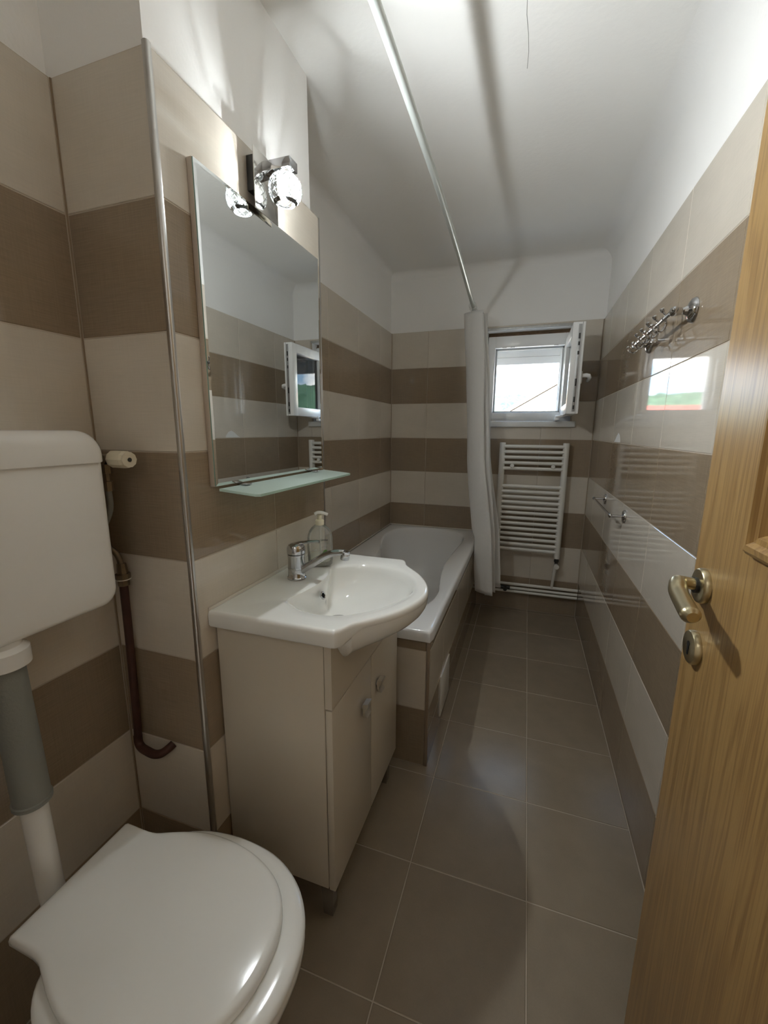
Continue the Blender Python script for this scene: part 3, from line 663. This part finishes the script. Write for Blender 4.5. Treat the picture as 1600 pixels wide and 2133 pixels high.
# ------------------------------------------------------------------ soap dispenser
SXc, SYc = -.617, 1.178
soap = thing('soap_dispenser', (SXc, SYc, BZ), 'clear plastic soap bottle with white pump and green leaf print behind the tap', 'soap dispenser')
fa = math.radians(27)      # label side looks at the doorway
ux, uy = Vector((math.cos(fa), math.sin(fa), 0)), Vector((-math.sin(fa), math.cos(fa), 0))
def oval(a, c, z, n=36): return [tuple(Vector((SXc, SYc, z)) + ux*a*math.copysign(abs(math.cos(2*PI*k/n))**.8, math.cos(2*PI*k/n)) + uy*c*math.copysign(abs(math.sin(2*PI*k/n))**.8, math.sin(2*PI*k/n))) for k in range(n)]
prof = [(.034, .020, .001), (.039, .025, .006), (.0405, .0262, .020), (.041, .0265, .050), (.041, .0265, .085), (.039, .0255, .102), (.034, .023, .116), (.026, .019, .127), (.016, .0145, .134), (.0125, .0125, .138)]
MB().loft([oval(a, c, BZ+z) for a, c, z in prof], True, True, False).build('bottle', BOTTLE, soap, angle=60)
MB().loft([oval(a-.0015, c-.0015, BZ+z) for a, c, z in [(.034, .020, .003), (.0395, .0255, .012), (.0405, .0262, .040), (.0405, .0262, .042)]], True, True, True).build('liquid', LIQUID, soap, angle=60)
MB().lathe([(.0140, .134), (.0145, .136), (.0145, .149), (.012, .152), (.0075, .153), (.0070, .166), (.0085, .167)], (SXc, SYc, BZ), (0, 0, 1), 24, True, True).build('collar', mat('ivory_plastic', (.78, .74, .58), .35), soap)
pump = spline([(SXc-.013, SYc-.006, BZ+.170), (SXc-.004, SYc-.002, BZ+.175), (SXc+.010, SYc+.004, BZ+.174), (SXc+.024, SYc+.011, BZ+.168)], 14, False)
MB().tube(pump, .008, 14, radii=[(.0085-.003*k/13, .006-.0015*k/13) for k in range(14)]).build('pump_head', PLAST, soap)
MB().tube([(SXc, SYc, BZ+.012), (SXc+.002, SYc, BZ+.135)], .0028, 8).build('dip_tube', PLAST, soap)
def text_mesh(txt, size, m, parent, name, origin, bold=.0):
    cu = bpy.data.curves.new(name, 'FONT'); cu.body = txt; cu.size = size; cu.extrude = .00015; cu.offset = bold; cu.align_x = 'CENTER'
    ob = bpy.data.objects.new(name, cu); COL.objects.link(ob); dg = bpy.context.evaluated_depsgraph_get()
    me = bpy.data.meshes.new_from_object(ob.evaluated_get(dg)); bpy.data.objects.remove(ob); bpy.data.curves.remove(cu)
    me.materials.clear(); me.materials.append(m)
    Mx = Matrix((ux, Vector((0, 0, 1)), -uy)).transposed().to_4x4(); Mx.translation = Vector(origin); me.transform(Mx)
    o = bpy.data.objects.new(name, me); COL.objects.link(o); o.parent = parent; o.matrix_parent_inverse = Matrix.Translation(-parent.location); return o
fo = Vector((SXc, SYc, BZ)) - uy*.0272 + ux*.014
text_mesh('Linden', .0085, INK, soap, 'brand_text', fo+Vector((0, 0, .088)), .0002)
text_mesh('cream soap', .0045, GREYINK, soap, 'caption_text', fo+Vector((0, 0, .079)))
text_mesh('aloe vera', .0050, GREYINK, soap, 'caption_text', fo+Vector((0, 0, .066)))
text_mesh('500 ml', .0050, GREYINK, soap, 'caption_text', fo+Vector((0, 0, .017)))
b = MB()
for pts in ([(-.013, 0), (-.012, .007), (-.007, .012), (-.003, .017), (0, .022), (.001, .012), (0, .002), (-.006, -.003)], [(.001, .0), (.002, .012), (.001, .022), (.007, .022), (.007, .014), (.010, .006), (.006, .0)]):
    b.prism(pts, lambda u, v, d: tuple(fo+ux*u-uy*d+Vector((0, 0, .036+v))), .0, .0002)
b.build('leaf_print', LEAFG, soap, smooth=False)

# ------------------------------------------------------------------ mirror, shelf and lamp
MY0, MY1, MZ0, MZ1 = .806, 1.362, 1.166, 1.858
mir = thing('wall_mirror', (XC, 1.08, 1.166), 'frameless rectangular mirror on a cream backing board above the washbasin', 'mirror')
MB().box((XC+.0005, MY0, MZ0), (XC+.0135, MY1, MZ1), .0008).build('backing_board', BOARD, mir)
MB().box((XC+.0136, MY0+.001, MZ0+.001), (XC+.0164, MY1-.001, MZ1-.001)).build('glass_edge', GEDGE, mir, smooth=False)
b = MB(); b.loft([[(XC+x, y, z) for y, z in ((MY0+.001+e, MZ0+.001+e), (MY1-.001-e, MZ0+.001+e), (MY1-.001-e, MZ1-.001-e), (MY0+.001+e, MZ1-.001-e))] for x, e in ((.0166, 0), (.0176, .007))], True, False, True)
b.build('mirror_glass', MIRR, mir, smooth=False)
sh = thing('glass_shelf', (XC, 1.09, 1.155), 'narrow frosted glass shelf just below the mirror', 'shelf')
b = MB(); poly = [(-.697, .818), (-.597, .820), (-.588, .829), (-.588, 1.362), (-.597, 1.371), (-.697, 1.373)]
def zs(x): return 1.160-(x+.697)/.109*.009
b.loft([[(x, y, zs(x)-.006) for x, y in poly], [(x, y, zs(x)) for x, y in poly]], True, True, True); b.build('shelf_glass', FROST, sh, smooth=False)
b = MB(); eb = .0012
b.loft([[(-.588, .829, zs(-.588)-.0062), (-.588, 1.362, zs(-.588)-.0062), (-.5872, 1.362, zs(-.588)), (-.5872, .829, zs(-.588))]], True, True); b.build('front_edge', mat('glass_edge_pale', (.45, .62, .54), .15), sh, smooth=False)
for y in (.905, 1.285):
    b = MB(); b.tube([(XC+.0015, y, 1.148), (XC+.030, y, 1.147)], .011, 18); b.tube([(XC+.030, y, 1.147), (XC+.040, y, 1.1465)], .008, 18, radii=[.011, .006])
    b.box((XC+.010, y-.011, 1.1605), (XC+.040, y+.011, 1.1645), .0018); b.build('clip', CHROME, sh)
lamp = thing('vanity_light', (-.683, 1.06, 1.92), 'chrome lamp with a lit crystal glass shade over the mirror top', 'lamp')
PY0, PY1, PZ0, PZ1 = 1.004, 1.107, 1.848, 1.987
b = MB(); b.box((-.686, PY0, PZ0), (-.6835, PY1, PZ1), .0008); b.build('back_plate', mat('brushed_chrome', (.60, .58, .54), .10, metal=1), lamp)
b = MB(); b.box((XC-.022, PY0+.012, 1.895), (-.686, PY1-.012, 1.975), .002); b.build('wall_box', DARK, lamp)
AYc = 1.058
b = MB(); b.box((-.6836, AYc-.019, 1.945), (-.603, AYc+.019, 1.968), .0012); b.build('arm', CHROME, lamp)
SHX, SHZ = -.630, 1.905
MB().lathe([(.013, .040), (.013, .026), (.010, .022), (0, .022)], (SHX, AYc, SHZ), (0, 0, 1), 20).build('lamp_socket', SATIN, lamp)
b = MB(); nseg = 28; prof = [(.014, .034), (.024, .031), (.033, .024), (.0385, .014), (.0405, .003), (.0400, -.008), (.0370, -.018), (.031, -.027), (.023, -.033)]
rings = []
for j, (r_, h_) in enumerate(prof):
    rings.append([(SHX+(r_+(.0016 if (k+j) % 2 else -.0010))*math.cos(2*PI*(k+.0)/nseg), AYc+(r_+(.0016 if (k+j) % 2 else -.0010))*math.sin(2*PI*k/nseg), SHZ+h_) for k in range(nseg)])
b.loft(rings, True); inner_r = [[(SHX+(r_-.004)*math.cos(2*PI*k/nseg), AYc+(r_-.004)*math.sin(2*PI*k/nseg), SHZ+h_) for k in range(nseg)] for r_, h_ in prof]
b.loft(inner_r, True); b.loft([rings[-1], inner_r[-1]], True); b.build('crystal_shade', CRYSTAL, lamp, smooth=False)
b = MB()      # cut zigzag ribs on the glass
for k in range(11):
    for sgn in (1, -1):
        pts = []
        for q in range(9):
            r_, h_ = prof[q]; a = 2*PI*(k/11+sgn*.045*(1-2*abs((q % 4)/2-1 if q % 4 < 4 else 0)))
            pts.append((SHX+(r_+.0012)*math.cos(a), AYc+(r_+.0012)*math.sin(a), SHZ+h_))
        b.tube(pts, .0011, 5)
b.build('cut_rib', mat('cut_glass_rib', (.30, .31, .31), .15, metal=.6), lamp)
b = MB(); b.lathe([(.0235, -.033), (.0300, -.030), (.0310, -.0285), (.0235, -.0345), (.0235, -.033)], (SHX, AYc, SHZ), (0, 0, 1), 28, False, False); b.build('shade_rim', MATS['cut_glass_rib'], lamp)
MB().lathe([(.004, .018), (.0075, .014), (.0080, -.022), (.0055, -.029), (0, -.031)], (SHX, AYc, SHZ), (0, 0, 1), 16).build('bulb', BULBM, lamp)
ld = bpy.data.lights.new('lamp_light', 'POINT'); ld.energy = LAMP_W; ld.color = (.93, .98, 1); ld.shadow_soft_size = .010
lo_ = bpy.data.objects.new('lamp_light', ld); COL.objects.link(lo_); lo_.location = (SHX, AYc, SHZ-.004); lo_.parent = lamp; lo_.matrix_parent_inverse = Matrix.Translation(-lamp.location)
# added disc light facing the room, standing in for plate and mirror reflections
la = bpy.data.lights.new('lamp_forward_fill', 'AREA'); la.shape = 'DISK'; la.size = .09; la.energy = LAMP_F; la.color = (.93, .98, 1)
lb = bpy.data.objects.new('lamp_forward_fill', la); COL.objects.link(lb); lb.location = (SHX+.002, AYc, SHZ-.004); lb.rotation_euler = (PI/2, 0, -PI/2)
lb.parent = lamp; lb.matrix_parent_inverse = Matrix.Translation(-lamp.location)

# ------------------------------------------------------------------ shower rod and curtain
rod = thing('shower_rod', (-.37, 2.0, 2.15), 'long white-silver curtain rod running below the ceiling to the curtain', 'curtain rod')
rp_ = spline([(-.372, YF+.004, 2.185), (-.371, .5, 2.197), (-.370, 1.0, 2.199), (-.3705, 1.34, 2.194), (-.3705, 1.77, 2.174), (-.370, 2.27, 2.128), (-.370, 2.84, 2.052), (-.370, YE-.001, 2.012)], 60, False)
MB().tube(rp_, .0125, 18).build('rod', mat('silver_rod', (.60, .63, .60), .28, metal=.35), rod)
MB().lathe([(.026, 0), (.026, .006), (.015, .014), (.0135, .02)], (-.370, YE-.0005, 2.0125), (0, -1, .12), 24).build('rod_flange', PLAST, rod)
cur = thing('shower_curtain', (-.30, 2.86, 0), 'white cloth shower curtain bunched together beside the window', 'curtain')
CV = [(0, -.357, .060), (.25, -.322, .068), (.5, -.288, .064), (.82, -.212, .068), (1, -.186, .062)]
def fold(u, v):
    """u along the gathered cloth 0..1, v from the top 0 to the hem 1"""
    for a, b_ in zip(CV, CV[1:]):
        if v <= b_[0]+1e-9:
            f = (v-a[0])/(b_[0]-a[0]); f = f*f*(3-2*f)*.3+f*.7; c = a[1]+(b_[1]-a[1])*f; amp = a[2]+(b_[2]-a[2])*f; break
    ph = 2*PI*2.9*u+.35*math.sin(2.4*v+u*4)
    x = c + amp*math.sin(ph) + (u-.5)*.036 + .007*math.sin(9*u*PI+4*v) + .0035*math.sin(23*u+9*v)
    y = 2.745+.19*u-.15*v + .034*math.cos(ph+.6) + .010*math.sin(7*u+3*v)
    if v > .6:
        k = min(1, (v-.6)/.2); lo_x = -.278*k + -.45*(1-k); x = max(x, lo_x)
    top = 2.030+.012*u-.012*abs(math.sin(PI*2.9*u))
    return (x, y, top*(1-v) + v*(.262+.040*u+.010*math.sin(11*u)))
NU, NV = 150, 70
b = MB(); b.loft([[fold(u/(NU-1), v/(NV-1)) for u in range(NU)] for v in range(NV)], False)
cl = b.build('cloth', CLOTH, cur, angle=180); md = cl.modifiers.new('thickness', 'SOLIDIFY'); md.thickness = .0012
def band(v0, v1, off):
    b = MB(); rows = []
    for vv in (v0, (v0+v1)/2, v1):
        row = []
        for u in range(NU):
            p = Vector(fold(u/(NU-1), vv)); a = Vector(fold(max(0, u-1)/(NU-1), vv)); c = Vector(fold(min(NU-1, u+1)/(NU-1), vv)); tg = (c-a).normalized(); nn = Vector((tg.y, -tg.x, 0)).normalized()
            row.append(tuple(p+nn*off))
        rows.append(row)
    b.loft(rows, False); return b
o = band(.545, .551, .0014).build('seam', CLOTH, cur, angle=180); md = o.modifiers.new('thickness', 'SOLIDIFY'); md.thickness = .001; md.offset = 0
for uu, yy in ((.05, 2.765), (.30, 2.80), (.55, 2.86), (.80, 2.905)):
    p = fold(uu, .004); zr = 2.052+(2.84-yy)*.14
    b = MB(); b.tube([(-.370+.021*math.cos(2*PI*k/20), yy+.004*math.sin(2*PI*k/20), zr-.006+.021*math.sin(2*PI*k/20)) for k in range(21)], .0018, 8, cap=False); b.build('ring', PLAST, cur)
p0 = fold(0.06, .012); MB().lathe([(.006, 0), (.006, .0015), (.004, .002), (.004, -.001)], (p0[0], p0[1]-.003, p0[2]), (0, -1, 0), 16).build('eyelet', STEEL, cur)

# ------------------------------------------------------------------ towel radiator and pipes
rad_ = thing('towel_radiator', (.045, 3.02, .44), 'white ladder towel radiator on the wall below the window', 'radiator')
RY = 3.022
def upright(xa, xb, z0, z1):
    b = MB(); w = (xb-xa)/2; xm = (xa+xb)/2
    prof = [(xm+w*math.cos(a), RY-.002-.020*math.sin(a)) for a in [PI*k/12 for k in range(13)]]+[(xm-w, RY+.016), (xm+w, RY+.016)]
    b.loft([[(xm+(x-xm)*.9, y, z0) for x, y in prof], [(x, y, z0+.003) for x, y in prof], [(x, y, z1-.003) for x, y in prof], [(xm+(x-xm)*.9, y, z1) for x, y in prof]], True, True, True); b.build('upright', RADW, rad_, angle=40)
upright(-.176, -.136, .437, 1.228); upright(.230, .270, .437, 1.228)
zb = [1.203, 1.166, 1.129, 1.091, 1.053] + [.931-.0375*k for k in range(13)]
for z in zb: MB().tube([(-.145, RY-.008, z), (.240, RY-.008, z)], .0112, 16).build('bar', RADW, rad_)
for x in (-.085, .178): 
    b = MB(); b.tube([(x, YE-.001, 1.070), (x, RY-.012, 1.070)], .008, 14); b.lathe([(.0125, 0), (.014, .004), (.014, .010), (.010, .016), (0, .018)], (x, RY-.014, 1.070), (0, -1, 0), 20); b.build('bracket', RADW, rad_)
for x in (-.15, .25): MB().tube([(x, YE-.001, .55), (x, RY+.01, .55)], .009, 12).build('bracket', RADW, rad_)
vl = MB().tube([(.250, RY, .438), (.250, RY, .428), (.250, RY, .427), (.250, RY, .412), (.250, RY, .411), (.250, RY, .395)], .010, 16, radii=[.012, .012, .016, .016, .011, .011]).build('valve', DARK, rad_)
MB().lathe([(.015, 0), (.0175, .004), (.0175, .030), (.014, .034), (0, .035)], (.250, RY-.010, .385), (0, -1, 0), 20).build('valve_knob', RADW, vl)
MB().box((.237, RY-.014, .372), (.262, RY+.012, .397), .006).build('valve_body', RADW, vl)
p1 = thing('heating_pipe', (0, 3.05, .206), 'topmost white heating pipe along the window wall, with a riser to the radiator', 'pipe', 'heating pipes along the window wall')
MB().tube([(-.288, 3.052, .203), (.407, 3.052, .206)], .0105, 14).build('pipe', RADW, p1)
MB().tube([(.244, RY, .378), (.240, 3.03, .30), (.236, 3.050, .208)], .0095, 14).build('riser', RADW, p1)
p2 = thing('heating_pipe', (0, 3.05, .174), 'middle white heating pipe along the window wall, with a dark tee fitting', 'pipe', 'heating pipes along the window wall')
MB().tube([(-.288, 3.052, .172), (.407, 3.052, .175)], .0095, 14).build('pipe', RADW, p2)
b = MB(); b.tube([(-.112, 3.052, .173), (-.098, 3.052, .173), (-.097, 3.052, .173), (-.062, 3.052, .173), (-.061, 3.052, .173), (-.047, 3.052, .173)], .013, 16, radii=[.0145, .0145, .0125, .0125, .0145, .0145]); b.tube([(-.08, 3.052, .173), (-.08, 3.018, .170)], .011, 14); b.tube([(-.08, 3.022, .170), (-.08, 3.012, .170)], .014, 14); b.build('tee_fitting', DARK, p2)
p3 = thing('heating_pipe', (0, 3.05, .148), 'lowest white heating pipe along the window wall, nearest the floor', 'pipe', 'heating pipes along the window wall')
MB().tube([(-.288, 3.052, .146), (.407, 3.052, .149)], .0095, 14).build('pipe', RADW, p3)

# ------------------------------------------------------------------ hook rail and towel bar on the right wall
hk = thing('hook_rail', (XR, 1.64, 1.62), 'chrome hook rail with five double hooks high on the right wall', 'hook rail')
for y, z in ((1.424, 1.628), (1.852, 1.620)):
    ro = MB().lathe([(.033, 0), (.033, .003), (.030, .009), (.021, .015), (.013, .018), (0, .018)], (XR-.0003, y, z), (-1, 0, 0), 32, True, False).build('rosette', CHROME, hk)
    MB().lathe([(.013, .016), (.0125, .020), (.0095, .026), (.0100, .036), (.0120, .042), (.0120, .052), (.009, .058), (0, .060)], (XR, y, z), (-1, 0, 0), 24).build('post', CHROME, hk)
MB().tube([(XR-.052, 1.405, 1.6285), (XR-.052, 1.880, 1.6195)], .0062, 16).build('rail', CHROME, hk)
for k in range(2):
    yk = (1.405, 1.880)[k]; MB().ball((XR-.052, yk, 1.6285-.0195*(yk-1.405)), .0085).build('end_cap', CHROME, hk)
hz = spline([(-.057, .020), (-.051, .013), (-.047, .004), (-.046, -.008), (-.047, -.020), (-.052, -.031), (-.061, -.036), (-.071, -.034), (-.078, -.026), (-.081, -.018)], 30, False)
hb = MB(); hb.tube([(p[0], 0, p[1]) for p in hz], .0032, 10); hb.lathe([(.0035, 0), (.0068, .006), (.0072, .010), (.005, .013), (0, .014)], (-.056, 0, .018), (-.45, 0, 1), 14); hb.ball((-.0812, 0, -.0165), .0058)
hb.tube([(-.052, -.006, 0), (-.052, .006, 0)], .0078, 14)
hme = hb.mesh('hook', CHROME)
for y in (1.500, 1.577, 1.655, 1.735, 1.808):
    o = place(hme, 'hook', hk, (0, 0, 0)); o.location = Vector((XR, y, 1.6285-.0190*(y-1.405))) - hk.location
tb = thing('towel_bar', (XR, 2.17, .956), 'short chrome towel bar on the right wall near the radiator', 'towel bar')
for y, z in ((1.938, .9545), (2.400, .9585)):
    MB().lathe([(.0265, 0), (.0265, .004), (.024, .008), (.012, .010), (.008, .012), (0, .012)], (XR-.0003, y, z), (-1, 0, 0), 30, True, False).build('rosette', CHROME, tb)
    b = MB(); b.tube([(XR-.008, y, z), (XR-.055, y, z)], .0052, 14); b.ball((XR-.055, y, z), .0085); b.build('post', CHROME, tb)
MB().tube([(XR-.055, 1.938, .9545), (XR-.055, 2.400, .9585)], .0055, 16).build('bar', CHROME, tb)

# ------------------------------------------------------------------ toilet, cistern and their pipes
TY = .450
wc = thing('toilet', (-.6, TY, 0), 'white toilet with closed plastic lid, beside the vanity cabinet', 'toilet')
def sym(h): return [(x, TY-y) for x, y in h] + [(x, TY+y) for x, y in h[::-1]]
lid_half = [(-.355, .0), (-.358, .035), (-.369, .070), (-.392, .103), (-.43, .131), (-.48, .150), (-.53, .159), (-.58, .161), (-.625, .156), (-.665, .144), (-.70, .130), (-.722, .1205), (-.745, .1175)]
lp = spline([(x, -y) for x, y in lid_half], 60, False)
lid_h = [(p[0], -p[1]) for p in lp]+[(-.803, .1175), (-.8065, .114)]
lid_poly = [(x, TY-y) for x, y in lid_h]+[(x, TY+y) for x, y in lid_h[::-1][:-1]]
lc = (-.59, TY); le = [math.atan2(s_*.1175, -.803-lc[0]) % (2*PI) for s_ in (-1, 1)]+[math.atan2(s_*.114, -.8065-lc[0]) % (2*PI) for s_ in (-1, 1)]
LP = polar(lid_poly, lc, 144, le)
def ring_off(P, c, e, z, grow=0):
    r = []
    for p in P:
        d = Vector((p[0]-c[0], p[1]-c[1])); d = d*max(.0, 1-e/d.length); r.append((c[0]+d.x, c[1]+d.y, z))
    return r
def dome(P, c, z0, z1, lift):
    """side, rounded shoulder and a softly domed top"""
    rr = [ring_off(P, c, .004, z0), ring_off(P, c, .0, z0+.003), ring_off(P, c, .0, z1-.008), ring_off(P, c, .0022, z1-.003), ring_off(P, c, .007, z1), ring_off(P, c, .014, z1+lift*.35)]
    for f in (.72, .5, .28, .08): rr.append([(c[0]+(p[0]-c[0])*f, c[1]+(p[1]-c[1])*f, z1+lift*(1-f*.55)) for p in P])
    return rr
MB().loft(dome(LP, lc, .404, .424, .004), True, True, True).build('lid', SEATP, wc, angle=50)
seat_half = [(-.312, 0), (-.317, .045), (-.334, .092), (-.366, .133), (-.41, .163), (-.46, .182), (-.52, .190), (-.58, .189), (-.64, .178), (-.69, .155), (-.72, .12), (-.735, .06), (-.738, 0)]
sp_ = spline([(x, -y) for x, y in seat_half], 70, False)
seat_poly = [(p[0], TY+p[1]) for p in sp_]+[(p[0], TY-p[1]) for p in sp_[::-1][1:-1]]
sc_ = (-.53, TY); SP = polar(seat_poly, sc_, 120)
hole = [(sc_[0]+(p[0]-sc_[0])*.66, sc_[1]+(p[1]-sc_[1])*.66) for p in SP]
MB().loft([R(hole, .387), ring_off(SP, sc_, .006, .385), ring_off(SP, sc_, 0, .389), ring_off(SP, sc_, .001, .395), ring_off(SP, sc_, .007, .4005), ring_off(SP, sc_, .02, .403), [(a[0]*.35+b_[0]*.65, a[1]*.35+b_[1]*.65, .403) for a, b_ in zip(SP, hole)], R(hole, .398), R(hole, .387)], True).build('seat', SEATP, wc, angle=50)
def el(cx0, rx0, ry0, z, n=60, p=2.3):
    r = []
    for k in range(n):
        a = 2*PI*k/n; c, s_ = math.cos(a), math.sin(a); r.append((cx0+rx0*math.copysign(abs(c)**(2/p), c), TY+ry0*math.copysign(abs(s_)**(2/p), s_), z))
    return r
MB().loft([el(-.585, .150, .100, 0), el(-.585, .152, .102, .012), el(-.58, .135, .088, .08), el(-.57, .135, .090, .16), el(-.555, .170, .120, .25), el(-.540, .205, .160, .33), el(-.530, .216, .180, .365), el(-.530, .216, .181, .378), el(-.530, .210, .175, .384), el(-.530, .160, .125, .384), el(-.530, .150, .115, .365), el(-.55, .11, .08, .25), el(-.57, .05, .04, .18)], True, True, True).build('bowl', CERAMIC, wc, angle=50)
MB().box((-.79, TY-.09, .20), (-.66, TY+.09, .384), .03, 4).build('bowl_neck', CERAMIC, wc)
for s_ in (-1, 1): MB().tube([(-.772, TY+s_*.05, .394), (-.772, TY+s_*.095, .394)], .011, 14).build('hinge', PLAST, wc)
ci = thing('cistern', (-.90, .44, .92), 'white plastic wall-hung cistern with flush knob above the toilet', 'cistern')
KX0, KX1, KY0, KY1 = XA+.006, -.836, .244, .640
def rrect(y0, y1, z0, z1, r1, r2, n=8):
    """rounded rectangle in the y-z plane; r1 lower, r2 upper corner radius"""
    pts = []
    for cy0, cz0, r, a0 in ((y1-r1, z0+r1, r1, -PI/2), (y1-r2, z1-r2, r2, 0), (y0+r2, z1-r2, r2, PI/2), (y0+r1, z0+r1, r1, PI)):
        for k in range(n+1): a = a0+PI/2*k/n; pts.append((cy0+r*math.cos(a), cz0+r*math.sin(a)))
    return pts
def yz_body(x0, x1, y0, y1, z0, z1, r1, r2, rf=.016, low=1, hi=1):
    rings = []
    for x, e in [(x0, 0), (x1-rf, 0)]+[(x1-rf+rf*math.sin(a), rf-rf*math.cos(a)) for a in [PI/2*k/5 for k in range(1, 6)]]:
        pr = rrect(y0+e, y1-e, z0+e*low, z1-e*hi*(1 if low else 1.4), max(r1-e*.5, .003), max(r2-e*.9, .003)); rings.append([(x, a, c) for a, c in pr])
    return MB().loft(rings, True, True, True)
yz_body(KX0, KX1, KY0, KY1, .924, 1.2365, .035, .003, .012, 1, 0).build('tank', PLAST, ci, angle=50)
yz_body(KX0-.002, KX1+.006, KY0-.005, KY1+.005, 1.2322, 1.297, .003, .048, .022, 0).build('tank_lid', PLAST, ci, angle=50)
MB().lathe([(.018, 0), (.018, .010), (.026, .014), (.030, .024), (.028, .036), (.020, .043), (0, .045)], (-.893, .452, 1.295), (0, 0, 1), 12).build('flush_knob', PLAST, ci, smooth=False)
MB().lathe([(.040, 0), (.040, .030), (.030, .038), (.030, .06)], (-.872, .432, .878), (0, 0, 1), 28).build('outlet_nut', PLAST, ci)
fp = thing('flush_pipe', (-.868, .433, .3), 'flush pipe in a grey sleeve running down from cistern to toilet', 'pipe')
b = MB(); b.tube([(-.870, .432, .884), (-.866, .434, .598), (-.866, .434, .596), (-.866, .434, .588)], .029, 24, radii=[.028, .0305, .033, .0325]); b.build('sleeve', FOAM, fp, label='grey foam sleeve')
b = MB(); b.tube(spline([(-.866, .434, .60), (-.863, .435, .47), (-.860, .437, .36), (-.848, .440, .325), (-.820, .445, .302), (-.796, .448, .297)], 26, False), .0225, 22); b.build('pipe', PLAST, fp)
MB().tube([(-.830, .444, .300), (-.795, .448, .296)], .034, 20, radii=[.030, .034]).build('cone_seal', PLAST, fp)
sv = thing('stop_valve', (-.85, .70, 1.235), 'small angle stop valve with cream plastic knob beside the cistern', 'valve')
b = MB(); b.lathe([(.015, 0), (.015, .003), (.009, .008), (.009, .04)], (-.878, YB-.0005, 1.234), (0, -1, 0), 20); b.tube([(-.878, .700, 1.234), (-.878, .668, 1.234)], .0115, 16); b.tube([(-.886, .678, 1.235), (-.850, .676, 1.236)], .010, 14); b.build('body', OLDMET, sv)
MB().lathe([(.0150, 0), (.0190, .005), (.0190, .044), (.0168, .051), (.0168, .055), (0, .055)], (-.855, .676, 1.236), (1, -.09, .0), 10).build('knob', CREAMP, sv, smooth=False)
MB().lathe([(.0045, 0), (.0045, .0012), (0, .0012)], (-.855+.0550, .676-.0050, 1.236), (1, -.09, 0), 12).build('knob_screw', DARK, sv)
b = MB(); b.tube([(-.876, .674, 1.224), (-.876, .674, 1.204), (-.876, .674, 1.203), (-.876, .674, 1.187), (-.876, .674, 1.186), (-.876, .674, 1.165)], .01, 8, radii=[.0135, .0135, .008, .008, .0115, .0115]); b.build('nut', OLDMET, sv)
b = MB(); b.tube(spline([(-.876, .674, 1.168), (-.876, .674, 1.13), (-.882, .670, 1.105), (-.892, .665, 1.085), (-.905, .655, 1.06), (-.910, .645, 1.03)], 22, False), .0065, 12); b.build('hose', mat('grey_hose', (.20, .20, .18), .5), sv)
wp = thing('water_pipe', (-.91, .70, .5), 'rusty brown water pipe with elbow in the niche corner beside the toilet', 'pipe')
MB().tube(spline([(-.900, .702, .935), (-.905, .703, .75), (-.914, .704, .53), (-.917, .704, .505)], 20, False), .0095, 16).build('pipe', RUST, wp)
b = MB(); b.tube(spline([(-.916, .704, .512), (-.915, .703, .492), (-.904, .701, .481), (-.880, .698, .478), (-.858, .698, .476), (-.840, .704, .479), (-.825, .715, .490), (-.820, YB-.0005, .496)], 26, False), .0105, 16); b.build('elbow', RUST, wp)
b = MB(); b.tube([(-.899, .702, .93), (-.899, .702, .945), (-.899, .702, .946), (-.899, .702, .960), (-.899, .702, .961), (-.900, .702, .985)], .012, 8, radii=[.0125, .0125, .0165, .0165, .012, .010]); b.build('coupling', OLDMET, wp)
b = MB(); b.tube([(-.899, .702, .9455), (-.899, .702, .9475)], .0172, 16); b.build('washer', PLAST, wp)
b = MB(); b.tube(spline([(-.900, .702, .982), (-.906, .700, 1.005), (-.915, .692, 1.022), (-.930, .675, 1.037), (-.938, .655, 1.047)], 18, False), .0068, 12); b.build('hose', OLDMET, wp)


# dried white smear on a tile of the right wall
sm = MB(); sm.prism([(2.345, 1.254), (2.205, 1.254), (2.210, 1.268), (2.232, 1.288), (2.262, 1.297), (2.292, 1.284), (2.325, 1.262)], lambda u, v, d: (d, u, v), XR-.0004, XR+.0002)
so2 = sm.build('smear', mat('dried_white_smear', (.70, .70, .68), .6), wall_right, smooth=False, label='dried white smear on the tile')
# hairline crack along the ceiling
cr_ = MB(); pts = [(-.074+.003*math.sin(k*1.7), 1.22+.06*k) for k in range(7)]
for (x1, y1), (x2, y2) in zip(pts, pts[1:]): cr_.tube([(x1, y1, ZC), (x2, y2, ZC)], .0009, 5)
cr_.build('crack', mat('crack_shadow', (.42, .41, .39), .9), ceiling, label='hairline crack')

# ------------------------------------------------------------------ added fill lamp, unseen in the hall behind the camera, for frontal light
hl = thing('hall_fill_lamp', (-.1, -.95, ZC), 'added fill lamp, a round white globe out of view in the hallway', 'lamp')
MB().lathe([(.07, 0), (.07, .02), (.03, .03), (.03, .05)], (-.1, -.95, ZC-.0005), (0, 0, -1), 28).build('lamp_base', PLAST, hl)
MB().ball((-.1, -.95, ZC-.145), .10, n=24).build('globe', mat('fill_lamp_globe', (.9, .9, .88), .3, emit=(1, .96, .90), estr=4.6), hl)
